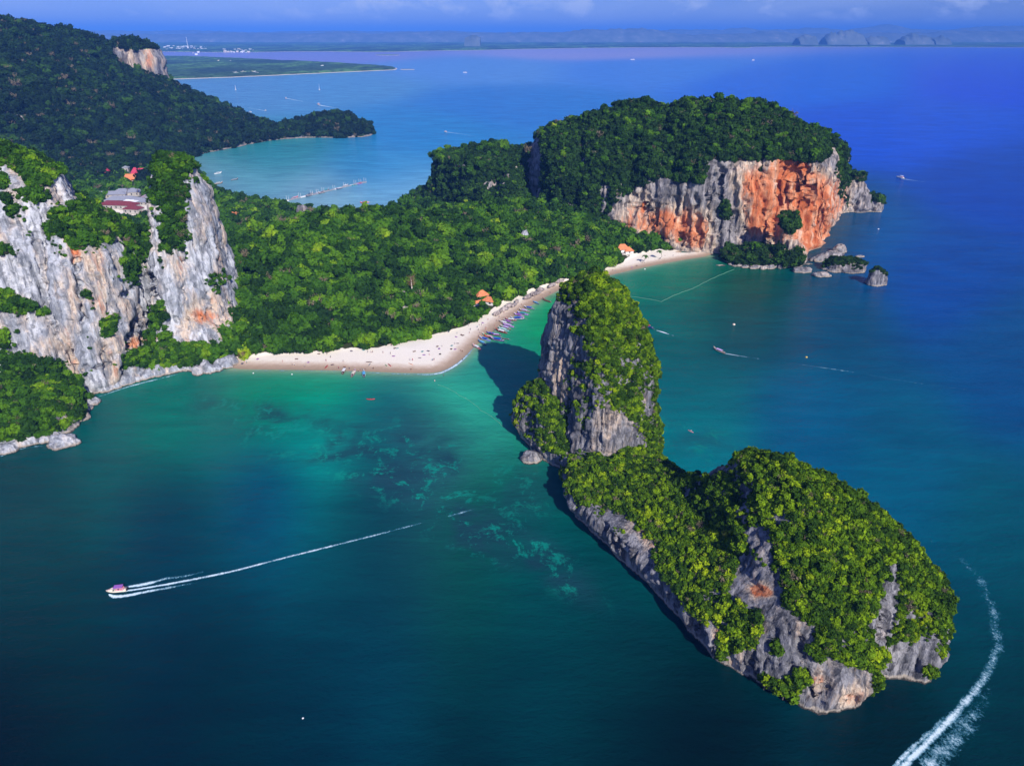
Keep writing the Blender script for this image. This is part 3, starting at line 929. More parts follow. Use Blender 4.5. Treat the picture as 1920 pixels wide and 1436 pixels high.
def veg_wall(V, N, steep, px, py):
    n = fbm(V, (8, 8, 12), 3, 280) + 1.0 * fbm(V, (3, 3, 5), 2, 285)
    x, y, z = V.T
    v = 0.92 - 0.85 * steep + 0.42 * n
    v += 0.5 * sstep(18, 8, z) * sstep(-330, -300, x) * (y < 372) * 1.0
    v += wart(px, py, [
        (30, 570, 40, 22, 30, .8), (15, 640, 40, 30, 0, .35), (60, 690, 70, 26, 10, .7), (60, 770, 100, 50, 10, .7), (15, 470, 24, 12, 0, .5), (42, 495, 14, 8, 0, .5),
        (205, 610, 16, 24, 40, .8), (165, 545, 8, 20, -20, .5), (250, 480, 30, 60, 20, .5), (305, 590, 12, 22, 0, .7), (320, 410, 26, 70, 0, .6), (340, 445, 16, 30, 0, .4),
        (300, 668, 60, 18, -8, 1.2), (372, 670, 60, 18, 0, 1.1), (370, 618, 50, 24, 0, -.6), (250, 440, 50, 30, 40, .5), (330, 350, 40, 40, 0, .5), (405, 520, 20, 40, 0, .5), (300, 480, 10, 40, 0, .2),
        (380, 400, 20, 60, -15, -.4), (400, 480, 22, 40, -15, -.5), (292, 450, 10, 50, 10, -.5), (380, 580, 60, 40, 0, -.5), (270, 700, 90, 14, -14, -.9), (400, 690, 40, 12, 0, -.9),
        (110, 730, 40, 12, 0, -.6), (60, 830, 90, 14, -5, -1.0), (120, 790, 26, 20, 0, -.5), (20, 330, 40, 16, 30, -.9), (170, 470, 70, 90, 0, -.25), (80, 560, 60, 110, 0, -.3)])
    v = v * sstep(1.5, 4.5, z)
    return np.clip(v, 0, 1)


def stain_wall(V, N, steep, px, py):
    return np.clip(0.14 + 0.50 * fbm(V, (10, 10, 26), 2, 290) + wart(px, py, [(190, 560, 60, 130, -12, .16), (390, 580, 50, 40, 0, .22), (60, 480, 50, 120, 0, -.1),
        (140, 450, 14, 40, -5, .8), (130, 420, 14, 26, 0, .5), (120, 640, 30, 60, 20, .08), (215, 640, 20, 30, 0, .22), (335, 505, 8, 24, -15, .35), (270, 640, 22, 10, -30, .6),
        (180, 500, 16, 60, -10, .10), (110, 520, 12, 60, 0, .2), (150, 690, 40, 20, 0, .18), (380, 600, 40, 20, 0, .22), (15, 730, 24, 14, 0, .3)]), 0, 1)


massif, S_WALL = landform('massif', [(WALL, 10, 24), (WALL2, 8, 8), (SADDLE, 5, 10), (SHELF, 4, 22)], (-412, -160, 284, 570), 1.5, 1.3, [M_ROCK_M],
                          warp=(4, 18), carve_kw=dict(amp=0.85, flute=3.6, notch=1.8, seed=8),
                          cuts=[([(-236, 400), (-243, 430), (-246, 445)], 46, 4.5), ([(-283, 392), (-279, 400), (-280, 412)], 20, 2.2)],
                          dents=([(145, 455, 12, 40, -6, 5), (270, 640, 26, 34, 30, 4), (120, 700, 20, 40, 0, 3), (215, 560, 20, 60, -10, 2.5), (60, 560, 30, 90, 0, 2), (375, 590, 24, 30, 0, 3)],
                                 [([(118, 395), (132, 430), (138, 480), (150, 545), (160, 600)], 5, 8), ([(282, 520), (290, 570), (292, 610)], 6, 9), ([(268, 590), (250, 640), (240, 690), (232, 720)], 8, 11), ([(100, 600), (112, 680), (120, 735)], 5, 4.5),
                                  ([(130, 640), (140, 700), (165, 735)], 5, 4.5), ([(195, 650), (200, 700)], 5, 4), ([(160, 690), (195, 690), (215, 670)], 4, 3.5), ([(330, 600), (360, 632)], 5, 5), ([(230, 560), (250, 540), (262, 500)], 4, 3), ([(60, 420), (80, 520), (90, 600)], 4, 3), ([(345, 540), (352, 600)], 4, 3)]),
                          veg_fn=veg_wall, stain_fn=stain_wall)
massif['kind'] = 'structure'

# ------------------------------------------------------------------ low land, beach and forest hill
SHORE_S = [G(*p) for p in [(435, 692), (500, 693), (600, 694), (700, 697), (780, 700), (820, 699), (845, 690), (870, 672), (895, 645), (925, 620), (960, 595),
                           (1000, 570), (1040, 548), (1080, 530), (1140, 517), (1200, 503), (1250, 493), (1295, 485), (1330, 480)]]
SHORE_N = [(-111, 912), (-148, 876), (-185, 859), (-221, 842), (-266, 865), (-334, 910), (-415, 977), (-470, 1075), (-523, 1165), (-581, 1284)]
EDGE = [G(*p, 2) for p in [(380, 690), (432, 668), (480, 664), (540, 661), (600, 660), (640, 655), (700, 654), (740, 645), (800, 634), (840, 622), (880, 608), (905, 594), (930, 575),
                           (950, 563), (990, 543), (1030, 532), (1055, 524), (1090, 519), (1120, 505), (1160, 497), (1180, 482), (1225, 468), (1290, 472), (1330, 466)]]
LAND = SHORE_S + [(215, 700), (240, 800), (100, 900), (-60, 930)] + SHORE_N + [(-1000, 1284), (-1000, 395), (-300, 395), (-230, 425), (-196, 424)]
LAND_C = [(-300, 395, 4), (-194, 430, 3), (-155, 440, 3), (-98, 450, 3), (-48, 480, 3), (-5, 540, 3), (42, 595, 4), (86, 640, 3), (144, 692, 4), (-185, 470, 16), (-150, 500, 24),
          (-100, 500, 11), (-60, 530, 8), (-180, 560, 46), (-120, 590, 44), (-70, 600, 34), (-30, 590, 20), (0, 650, 30), (40, 690, 24), (-170, 650, 40), (-120, 690, 30),
          (-50, 700, 34), (0, 740, 32), (60, 710, 22), (100, 695, 12), (-200, 760, 8), (-120, 780, 7), (-40, 800, 14), (-60, 870, 8), (-300, 700, 4), (-300, 820, 3),
          (-250, 865, 2), (-420, 700, 4), (-420, 960, 3), (-600, 1150, 4), (-600, 800, 5), (-900, 900, 8), (-900, 1200, 6), (-450, 1050, 3), (-250, 600, 20), (-400, 560, 6)]
SANDS = chaikin(SHORE_S, 1, False)
X, Y = grid_xy(-1000, 262, 396, 1288, 3.2)
xy = np.stack([X.ravel(), Y.ravel()], 1)
q3 = np.stack([xy[:, 0], xy[:, 1], xy[:, 0] * 0], 1)
dl = pdist(xy + 2.0 * np.stack([fbm(q3, 12, 2, 3), fbm(q3, 12, 2, 4)], 1) * (xy[:, 1:2] > 700), chaikin(LAND, 1))
H = tps(LAND_C, xy, 0.3) + 5.0 * fbm(q3, 45, 3, 9) * sstep(30, 70, dl)
near_s = pdist(xy, SANDS, False)
edge_poly = chaikin(EDGE, 1, False)
e_poly = np.vstack([edge_poly, [(260, 900), (-600, 1400), (-1100, 1400), (-1100, 300), (-260, 380)]])
de = pdist(xy + 2.5 * np.stack([fbm(q3, 9, 3, 13), fbm(q3, 9, 3, 14)], 1), e_poly)
prof = np.where(dl > 0, 0.075 * np.maximum(dl, 0), 0.09 * dl)
H = np.where(de > 0, np.minimum(H, prof + np.maximum(de, 0) * 1.2), np.minimum(prof, 2.6))
H = np.where(dl < 0, prof, H)
H = np.clip(H, -2.0, None)
idx = np.arange(X.size).reshape(X.shape)
q = np.stack([idx[:-1, :-1], idx[:-1, 1:], idx[1:, 1:], idx[1:, :-1]], -1).reshape(-1, 4)
V = np.stack([X.ravel(), Y.ravel(), H], 1)
q = q[(H[q].max(1) > -1.9)]
N = vnormals(V, q)
veg = sstep(-0.5, 2.0, de) * sstep(0.8, 2.0, V[:, 2] + 6 * (V[:, 1] > 820) * (dl > 3))
px, py, _ = proj(V)
clear = np.clip(wart(px, py, [(243, 390, 60, 24, 6, 1.1), (218, 326, 60, 7, 0, .8), (262, 330, 10, 6, 0, .7), (604, 428, 13, 22, 0, .9), (560, 392, 6, 8, 0, .6),
                              (757, 575, 13, 6, 0, .8), (907, 566, 20, 6, -8, .8), (1170, 474, 18, 6, 0, .8), (813, 590, 6, 5, 0, .6), (385, 300, 26, 5, -30, .5), (983, 458, 5, 8, 0, .8)]), 0, 1)
veg = veg * (1 - clear)

M_LAND, nt, p, _ = new_mat('land_and_sand')
g = nd(nt, 'ShaderNodeNewGeometry')
pos = g.outputs['Position']
sep = nd(nt, 'ShaderNodeSeparateXYZ'); lk(nt, pos, sep.inputs[0])
n1 = noise(nt, pos, 0.25, 5, 0.65); n2 = noise(nt, pos, 1.4, 4, 0.7)
zj = fmath(nt, 'ADD', sep.outputs[2], fmath(nt, 'MULTIPLY', fmath(nt, 'SUBTRACT', n1, 0.5), 0.5))
sand = ramp(nt, fmath(nt, 'MULTIPLY', zj, 0.4), [(0.0, (0.34, 0.25, 0.17)), (0.16, (0.47, 0.34, 0.245)), (0.26, (0.66, 0.52, 0.41)), (0.40, (0.88, 0.79, 0.68)), (1.0, (0.90, 0.82, 0.73))])
sand = mixc(nt, 1.0, sand, ramp(nt, n2, [(0.3, (0.90, 0.89, 0.88)), (0.7, (1.03, 1.03, 1.03))]), 'MULTIPLY')
litter = mixc(nt, ramp(nt, n2, [(0.5, (0, 0, 0)), (0.6, (1, 1, 1))]), (0.03, 0.045, 0.012), (0.07, 0.06, 0.03))
va = attribute(nt, 'veg').outputs['Fac']
vf = ramp(nt, fmath(nt, 'ADD', va, fmath(nt, 'MULTIPLY', fmath(nt, 'SUBTRACT', n1, 0.5), 0.7)), [(0.40, (0, 0, 0)), (0.56, (1, 1, 1))])
rockc = ramp(nt, noise(nt, mapping(nt, pos, (1, 1, .2)), 0.5, 5, .7), [(0.4, (0.16, 0.15, 0.15)), (0.6, (0.55, 0.51, 0.48))])
hi = ramp(nt, fmath(nt, 'MULTIPLY', sep.outputs[2], 0.1), [(0.40, (0, 0, 0)), (0.55, (1, 1, 1))])
bare = mixc(nt, hi, sand, rockc)
lk(nt, mixc(nt, vf, bare, litter), p.inputs['Base Color'])
p.inputs['Roughness'].default_value = 0.95
p.inputs['Specular IOR Level'].default_value = 0.1
b = nd(nt, 'ShaderNodeBump', i_Strength=0.5, i_Distance=0.4)
lk(nt, n2, b.inputs['Height']); lk(nt, b.outputs[0], p.inputs['Normal'])
used = np.unique(q); rm = np.zeros(len(V), int); rm[used] = np.arange(len(used))
LV, LF, LN, LVEG = V[used], rm[q], N[used], veg[used]
me = mesh_np('ground', LV, LF, [M_LAND]); attr(me, 'veg', LVEG)
ground = link('ground', me); ground['kind'] = 'structure'
S_LAND = (LV, LF, LN, LVEG)


def land_z(x, y):
    i = np.argmin((LV[:, 0] - x) ** 2 + (LV[:, 1] - y) ** 2)
    return float(LV[i, 2])


# ------------------------------------------------------------------ the big far hill, its peninsula and the rock tower on it
HILLP = [(-415, 980), (-470, 1075), (-523, 1165), (-581, 1284), (-588, 1320), (-577, 1345), (-549, 1405), (-524, 1486), (-500, 1530), (-455, 1558), (-413, 1567),
         (-356, 1562), (-318, 1575), (-306, 1611), (-318, 1655), (-370, 1690), (-440, 1695), (-495, 1640), (-545, 1640), (-610, 1720), (-760, 1900), (-1000, 2150),
         (-1400, 2500), (-2600, 2700), (-2600, 1200), (-1000, 1000), (-600, 980)]
HILL_C = [(-420, 1000, 3), (-560, 1240, 5), (-600, 1150, 4), (-700, 1150, 14), (-800, 1150, 40), (-900, 1150, 72), (-1050, 1150, 105), (-1300, 1200, 120), (-650, 1020, 5), (-800, 1000, 14), (-1000, 1000, 40),
          (-620, 1300, 22), (-720, 1300, 62), (-830, 1350, 108), (-960, 1400, 150), (-1050, 1500, 190), (-1250, 1500, 200), (-620, 1450, 46), (-690, 1480, 68), (-780, 1500, 92), (-850, 1560, 120),
          (-1120, 1690, 208), (-1030, 1720, 192), (-940, 1750, 172), (-880, 1720, 135), (-800, 1680, 100), (-739, 1650, 88), (-685, 1640, 62), (-631, 1610, 41),
          (-580, 1590, 22), (-540, 1580, 9), (-500, 1575, 5), (-470, 1590, 14), (-440, 1620, 30), (-410, 1640, 34), (-370, 1640, 28), (-335, 1625, 16),
          (-1100, 1900, 150), (-1300, 2200, 60), (-900, 1950, 50), (-700, 1780, 35), (-1700, 1800, 210), (-2300, 2000, 150), (-2000, 1300, 140)]
X, Y = grid_xy(-2000, -290, 1000, 2500, 9.0)
xy = np.stack([X.ravel(), Y.ravel()], 1)
q3 = np.stack([xy[:, 0], xy[:, 1], xy[:, 0] * 0], 1)
dl = pdist(xy + 5 * np.stack([fbm(q3, 40, 3, 23), fbm(q3, 40, 3, 24)], 1), chaikin(HILLP, 1))
H = tps(HILL_C, xy, 0.2) + 20 * fbm(q3, 170, 4, 33, ridged=True) * sstep(40, 260, dl) + 5 * fbm(q3, 45, 3, 31) * sstep(10, 60, dl)
H = np.minimum(np.maximum(H, 1.5), 1.0 + dl * 1.0)
H = np.where(dl < 0, np.clip(dl * 0.2, -3, 0), H)
idx = np.arange(X.size).reshape(X.shape)
q = np.stack([idx[:-1, :-1], idx[:-1, 1:], idx[1:, 1:], idx[1:, :-1]], -1).reshape(-1, 4)
V = np.stack([X.ravel(), Y.ravel(), H], 1)
q = q[H[q].max(1) > -2.5]
N = vnormals(V, q)
px, py, _ = proj(V)
veg = sstep(1.2, 3.5, V[:, 2]) * (1 - np.clip(wart(px, py, [(20, 218, 26, 9, 10, .9), (48, 232, 12, 9, 30, .8), (40, 258, 10, 6, 0, .8), (62, 95, 6, 18, 10, .9), (75, 88, 4, 6, 0, .6),
                                              (218, 326, 40, 6, 0, .8)]), 0, 1))
M_HILL = rock_material('hill_ground', 0.3, undergrowth=(0.012, 0.03, 0.01))
used = np.unique(q); rm = np.zeros(len(V), int); rm[used] = np.arange(len(used))
me = mesh_np('hill', V[used], rm[q], [M_HILL]); attr(me, 'veg', veg[used]); attr(me, 'stain', np.full(len(used), .15))
hill = link('hill', me); hill['kind'] = 'structure'
S_HILL = (V[used], rm[q], N[used], veg[used])

PEAK = [(60, ell(-835, 1690, 66, 62, 0)), (104, ell(-832, 1690, 56, 50, 0)), (144, ell(-824, 1690, 50, 44, 0)), (171, [(-868, 1672), (-845, 1655), (-796, 1655), (-780, 1690), (-796, 1725), (-850, 1730), (-868, 1710)]),
        (184, [(-858, 1680), (-848, 1670), (-820, 1672), (-815, 1695), (-840, 1710), (-865, 1702)])]


def veg_peak(V, N, steep, px, py):
    return np.clip(1.15 - 1.5 * steep + .7 * fbm(V, (16, 16, 22), 3, 380) + wart(px, py, [(240, 78, 40, 16, 10, .9), (225, 115, 14, 30, 0, .8)]), 0, 1)


crag, S_CRAG = landform('rock_tower', [(PEAK, 6, 16)], (-930, -740, 1600, 1780), 4.0, 3.4, [M_ROCK_D], warp=(5, 40), carve_kw=dict(amp=0.7, flute=8, notch=0, seed=12), veg_fn=veg_peak,
                        stain_fn=lambda V, N, s, px, py: np.clip(0.2 + .3 * fbm(V, 30, 2, 5) + wart(px, py, [(280, 110, 9, 34, 0, .35)]), 0, 1))
tag(crag, 'bare faced rock tower standing on the ridge of the far wooded hill', 'crag')

# ------------------------------------------------------------------ far coasts
M_FAR, nt, p, _ = new_mat('hazed_far_land')
g = nd(nt, 'ShaderNodeNewGeometry'); pos = g.outputs['Position']
fl = noise(nt, mapping(nt, pos, (1.0, 0.45, 1)), 0.0021, 5, 0.55, 0.2)
fn = noise(nt, pos, 0.02, 4, 0.7)
c = ramp(nt, fl, [(0.40, (0.045, 0.08, 0.065)), (0.50, (0.07, 0.14, 0.07)), (0.56, (0.12, 0.26, 0.08)), (0.64, (0.06, 0.12, 0.08))])  # land greens made paler and bluer, with distance haze put into the colour
c = mixc(nt, ramp(nt, fn, [(0.45, (0, 0, 0)), (0.62, (0.8, 0.8, 0.8))]), c, (0.018, 0.04, 0.022))
sep = nd(nt, 'ShaderNodeSeparateXYZ'); lk(nt, pos, sep.inputs[0])
c = mixc(nt, ramp(nt, fmath(nt, 'MULTIPLY', sep.outputs[2], 0.2), [(0.30, (1, 1, 1)), (0.40, (0, 0, 0))]), c, (0.62, 0.55, 0.46))
lk(nt, c, p.inputs['Base Color']); p.inputs['Roughness'].default_value = 1.0; p.inputs['Specular IOR Level'].default_value = 0.0


def flat_land(name, poly, box, cell, canopy, beach, seed):
    X, Y = grid_xy(*box, cell[0]) if not isinstance(cell, tuple) else np.meshgrid(np.arange(box[0], box[1], cell[0]), np.arange(box[2], box[3], cell[1]))
    xy = np.stack([X.ravel(), Y.ravel()], 1)
    q3 = np.stack([xy[:, 0], xy[:, 1], xy[:, 0] * 0], 1)
    d = pdist(xy + beach * 1.5 * np.stack([fbm(q3, beach * 12, 3, seed), fbm(q3, beach * 12, 3, seed + 3)], 1), chaikin(poly, 1))
    H = np.where(d > 0, 1.0 + sstep(beach * 0.6, beach * 1.2, d) * (canopy * (1 + .5 * fbm(q3, canopy * 3.5, 2, seed + 5) + .35 * fbm(q3, canopy * 30, 2, seed + 8))), np.clip(d * .1, -4, 0))
    idx = np.arange(X.size).reshape(X.shape)
    q = np.stack([idx[:-1, :-1], idx[:-1, 1:], idx[1:, 1:], idx[1:, :-1]], -1).reshape(-1, 4)
    q = q[H[q].max(1) > 0.1]
    V = np.stack([X.ravel(), Y.ravel(), H], 1)
    used = np.unique(q); rm = np.zeros(len(V), int); rm[used] = np.arange(len(used))
    o = link(name, mesh_np(name, V[used], rm[q], [M_FAR], smooth=True)); o['kind'] = 'structure'
    return o


BAYLAND = [(-3400, 3150), (-1671, 3640), (-1400, 3860), (-1073, 4231), (-800, 4540), (-697, 4676), (-770, 4960), (-980, 5250), (-1250, 5600), (-1700, 6000), (-2300, 6600), (-2900, 7100), (-3400, 7400), (-4200, 7600)]
flat_land('far_shore', BAYLAND, (-3400, -600, 3100, 7500), (14, 18), 8, 16, 71)
flat_land('spit', [(-600, 4660), (-690, 4672), (-690, 4690), (-600, 4676)], (-720, -560, 4640, 4710), (6, 6), 2, 2, 75)
flat_land('mangrove_island', [(-1390, 7780), (-1180, 7760), (-1130, 7800), (-1240, 7850), (-1380, 7840)], (-1450, -1080, 7700, 7900), (14, 14), 5, 6, 77)
FARP = [(-16000, 9200), (-6000, 9000), (-4300, 9300), (-3200, 8900), (-2400, 9400), (-1500, 9000), (-1050, 9700), (-400, 10100), (300, 10900), (1500, 11800), (3200, 12300), (3600, 11600), (3900, 12600),
        (6000, 12500), (8500, 12000), (13000, 11600), (19000, 11000), (19000, 26500), (-16000, 26500)]
flat_land('far_coast', FARP, (-15500, 18500, 8700, 26400), (90, 90), 14, 45, 81)

M_MTN, nt, p, _ = new_mat('hazed_mountain_forest')
g = nd(nt, 'ShaderNodeNewGeometry')
lk(nt, ramp(nt, noise(nt, g.outputs['Position'], 0.004, 5, .7), [(0.4, (0.09, 0.12, 0.12)), (0.62, (0.15, 0.18, 0.18)), (0.72, (0.35, 0.33, 0.32))]), p.inputs['Base Color'])  # forest tones lightened: part of the distance haze is painted in here
p.inputs['Roughness'].default_value = 1.0; p.inputs['Specular IOR Level'].default_value = 0


def ridge(name, Y0, prof, depth, cell, seed, rough=0.25, label=None):
    prof = [(at(a, b, Y0)[0], max(at(a, b, Y0)[2], 0)) for a, b in prof]
    xs = np.arange(prof[0][0], prof[-1][0], cell)
    ys = np.linspace(Y0 - depth, Y0 + depth, 9)
    X, Y = np.meshgrid(xs, ys)
    base = np.interp(X, [a for a, _ in prof], [b for _, b in prof])
    q3 = np.stack([X.ravel(), Y.ravel(), X.ravel() * 0], 1)
    bell = np.cos((Y - Y0) / depth * math.pi / 2) ** 0.8
    nz = fbm(q3, cell * 7, 4, seed, ridged=True).reshape(X.shape)
    H = base * bell * (1 + rough * nz) - 2
    idx = np.arange(X.size).reshape(X.shape)
    q = np.stack([idx[:-1, :-1], idx[:-1, 1:], idx[1:, 1:], idx[1:, :-1]], -1).reshape(-1, 4)
    o = link(name, mesh_np(name, np.stack([X.ravel(), Y.ravel(), H.ravel()], 1), q, [M_MTN])); o['kind'] = 'structure'
    return o


ridge('mountains', 24500, [(-400, 60), (-100, 56), (100, 58), (290, 60), (350, 58), (470, 62), (600, 60), (640, 59), (700, 61), (780, 60), (820, 59), (860, 60), (900, 62), (1000, 62), (1060, 62), (1100, 60), (1180, 60), (1240, 58),
                           (1300, 57), (1340, 58), (1370, 56), (1395, 54), (1420, 58), (1470, 57), (1530, 54), (1580, 58), (1630, 54), (1655, 49), (1663, 46), (1672, 50), (1700, 56), (1760, 58), (1800, 56), (1830, 53), (1870, 52), (1910, 51),
                           (2000, 52), (2300, 57)], 1400, 60, 91, 0.16)
ridge('hills', 18500, [(-300, 66), (0, 63), (300, 67), (420, 64), (560, 66), (640, 63), (700, 66), (790, 63), (840, 64), (930, 65), (1010, 64), (1060, 64), (1085, 60), (1105, 58), (1125, 60), (1150, 58), (1200, 57), (1230, 60), (1255, 64), (1280, 67), (1400, 66), (1440, 61), (1500, 66), (1740, 64),
                       (1800, 60), (1830, 62), (1900, 62), (2100, 64), (2200, 67)], 900, 50, 95, 0.28)
for i, pf in enumerate([[(1494, 76), (1500, 74), (1510, 72), (1522, 72), (1529, 76)], [(1544, 76), (1550, 71), (1560, 68), (1566, 70), (1576, 67), (1596, 67), (1610, 69), (1620, 76)],
                        [(1622, 76), (1640, 73), (1662, 76)], [(1688, 76), (1700, 72), (1712, 69), (1722, 72), (1734, 73), (1742, 76)], [(1745, 76), (1760, 73), (1775, 76)], [(872, 77), (882, 75), (896, 74), (902, 77)]]):
    ridge('hill', 14000 if i < 5 else 12500, pf, 240, 18, 110 + i, 0.75)

# ------------------------------------------------------------------ water
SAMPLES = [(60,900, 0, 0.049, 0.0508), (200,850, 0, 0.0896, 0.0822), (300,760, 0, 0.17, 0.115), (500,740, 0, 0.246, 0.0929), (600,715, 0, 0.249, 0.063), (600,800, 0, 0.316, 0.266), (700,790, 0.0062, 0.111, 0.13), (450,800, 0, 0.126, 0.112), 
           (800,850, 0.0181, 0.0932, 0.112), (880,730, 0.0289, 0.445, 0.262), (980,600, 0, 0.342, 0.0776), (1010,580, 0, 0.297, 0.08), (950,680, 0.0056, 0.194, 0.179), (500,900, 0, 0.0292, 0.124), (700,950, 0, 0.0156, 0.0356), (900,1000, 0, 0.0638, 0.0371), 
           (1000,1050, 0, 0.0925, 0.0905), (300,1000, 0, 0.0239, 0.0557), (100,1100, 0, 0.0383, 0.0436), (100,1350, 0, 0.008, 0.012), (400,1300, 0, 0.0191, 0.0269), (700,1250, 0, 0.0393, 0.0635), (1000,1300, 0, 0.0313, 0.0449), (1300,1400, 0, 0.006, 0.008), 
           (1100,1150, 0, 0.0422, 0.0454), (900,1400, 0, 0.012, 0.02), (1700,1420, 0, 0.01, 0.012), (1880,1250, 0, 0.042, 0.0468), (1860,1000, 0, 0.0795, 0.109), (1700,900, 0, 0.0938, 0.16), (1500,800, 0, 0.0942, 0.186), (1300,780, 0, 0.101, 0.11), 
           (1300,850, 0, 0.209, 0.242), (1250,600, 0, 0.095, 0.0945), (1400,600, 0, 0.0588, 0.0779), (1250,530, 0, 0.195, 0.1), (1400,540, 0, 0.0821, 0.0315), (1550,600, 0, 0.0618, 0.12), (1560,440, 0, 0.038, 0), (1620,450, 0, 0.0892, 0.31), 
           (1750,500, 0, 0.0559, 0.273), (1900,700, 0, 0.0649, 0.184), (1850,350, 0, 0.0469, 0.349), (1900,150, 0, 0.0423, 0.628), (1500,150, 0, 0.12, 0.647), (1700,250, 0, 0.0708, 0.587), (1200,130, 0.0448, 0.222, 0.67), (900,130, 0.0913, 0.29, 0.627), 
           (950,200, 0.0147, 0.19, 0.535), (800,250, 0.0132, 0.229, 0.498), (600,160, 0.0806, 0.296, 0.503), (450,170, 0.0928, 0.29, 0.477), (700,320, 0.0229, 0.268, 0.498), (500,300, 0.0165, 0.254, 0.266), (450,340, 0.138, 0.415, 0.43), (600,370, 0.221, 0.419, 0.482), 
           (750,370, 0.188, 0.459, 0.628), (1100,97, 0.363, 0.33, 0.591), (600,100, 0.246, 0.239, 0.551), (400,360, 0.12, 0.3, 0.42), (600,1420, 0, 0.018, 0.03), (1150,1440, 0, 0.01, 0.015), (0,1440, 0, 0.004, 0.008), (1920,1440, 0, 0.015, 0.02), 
           (300,1440, 0, 0.012, 0.022)]  # near-black lower corner tones paint a lens vignette into the water colour


def s2l(c):
    c = np.asarray(c, float) / 255
    return np.where(c < 0.04045, c / 12.92, ((c + 0.055) / 1.055) ** 2.4)


def spaced(a, b, s, lo, hi, g=1.06):
    v = list(np.arange(a, b, s))
    x, st = v[0], s
    left = []
    while x > lo:
        st *= g; x -= st; left.append(x)
    x, st = v[-1], s
    right = []
    while x < hi:
        st *= g; x += st; right.append(x)
    return np.array(left[::-1] + v + right)


xs = spaced(-260, 330, 2.6, -60000, 60000); ys = spaced(130, 700, 2.6, -2500, 90000)
X, Y = np.meshgrid(xs, ys)
V = np.stack([X.ravel(), Y.ravel(), X.ravel() * 0], 1)
px, py, dep = proj(V)
ok = V[:, 1] > 60
px = np.clip(np.where(ok, px, 960), -900, 2900); py = np.clip(np.where(ok, py, 1700), 60, 1700)
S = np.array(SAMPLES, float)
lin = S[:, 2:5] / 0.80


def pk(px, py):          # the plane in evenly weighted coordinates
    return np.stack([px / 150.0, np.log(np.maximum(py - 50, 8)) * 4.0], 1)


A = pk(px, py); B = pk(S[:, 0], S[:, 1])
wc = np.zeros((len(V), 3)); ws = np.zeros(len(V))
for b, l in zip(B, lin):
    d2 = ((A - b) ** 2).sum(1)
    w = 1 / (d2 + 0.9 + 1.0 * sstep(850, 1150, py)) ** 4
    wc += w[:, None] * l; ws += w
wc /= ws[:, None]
wob = fbm(V, (60, 40, 1), 3, 401)
xyv = V[:, :2]
nearm = (V[:, 1] > 380) & (V[:, 1] < 760) & (V[:, 0] > -260) & (V[:, 0] < 260)
ds = np.full(len(V), 999.0); ds[nearm] = pdist(xyv[nearm], SANDS, False)
shal = np.clip(np.exp(-ds / 16.0) * (0.9 + .4 * wob), 0, 1)
shore = np.exp(-np.maximum(ds, 0) / 3.8)
wc = wc * (1 - 0.55 * shal[:, None]) + 0.55 * shal[:, None] * s2l((64, 176, 146))
wc = wc * (1 - shore[:, None] * .85) + .85 * shore[:, None] * s2l((176, 186, 146))
nb = (V[:, 1] > 820) & (V[:, 1] < 1300) & (V[:, 0] < -100) & (V[:, 0] > -620)
dn = np.full(len(V), 999.0); dn[nb] = pdist(xyv[nb], np.array(SHORE_N, float), False)
sn = np.exp(-dn / 26)
wc = wc * (1 - .4 * sn[:, None]) + .4 * sn[:, None] * s2l((150, 165, 165))
dome_d = np.full(len(V), 99.0)
ni = (V[:, 1] > 120) & (V[:, 1] < 420) & (V[:, 0] > -60) & (V[:, 0] < 220)
dome_d[ni] = np.minimum(-pdist(xyv[ni], np.array(DOME[0][1], float)), -pdist(xyv[ni], np.array(TOWER[0][1], float)))
reef = wart(px, py, [(820, 830, 130, 60, 10, .5), (640, 850, 190, 50, 12, .6), (980, 930, 60, 60, 30, .5), (470, 770, 120, 26, 6, .4), (760, 880, 150, 60, 14, .9), (900, 1000, 150, 46, 24, 1.0), (560, 800, 170, 46, 14, .55), (1050, 1070, 90, 34, 40, .8), (1320, 830, 110, 34, 20, .55), (985, 740, 60, 40, 0, .3)])
IDX = np.arange(X.size).reshape(X.shape)
q = np.stack([IDX[:-1, :-1], IDX[:-1, 1:], IDX[1:, 1:], IDX[1:, :-1]], -1).reshape(-1, 4)
M_SEA, nt, p, _ = new_mat('sea_water'); nt.nodes.remove(p); p = None
g = nd(nt, 'ShaderNodeNewGeometry'); pos = g.outputs['Position']
col = attribute(nt, 'body_vignette').outputs['Color']
rf = attribute(nt, 'reef').outputs['Fac']
rn = noise(nt, mapping(nt, pos, (1, 0.8, 1), rot=(0, 0, 0.5)), 0.085, 8, 0.72, 0.6)
rn = fmath(nt, 'ADD', rn, fmath(nt, 'MULTIPLY', fmath(nt, 'SUBTRACT', noise(nt, pos, .42, 5, .75), .5), .32))
rm_ = ramp(nt, rn, [(0.54, (0, 0, 0)), (0.63, (1, 1, 1))])
rm2 = ramp(nt, noise(nt, pos, 0.028, 5, .6, .5), [(0.42, (0, 0, 0)), (0.58, (1, 1, 1))])
col = mixc(nt, fmath(nt, 'MULTIPLY', fmath(nt, 'MULTIPLY', rf, rm2), 0.75), col, (0.012, 0.052, 0.075))
col = mixc(nt, fmath(nt, 'MULTIPLY', fmath(nt, 'MULTIPLY', rf, rm_), 0.95), col, (0.004, 0.25, 0.185))
pat = noise(nt, mapping(nt, pos, (1, 2.0, 1), rot=(0, 0, 0.35)), 0.012, 5, 0.6, 0.5)
col = mixc(nt, 1.0, col, ramp(nt, pat, [(0.3, (0.80, 0.82, 0.86)), (0.7, (1.16, 1.14, 1.10))]), 'MULTIPLY')
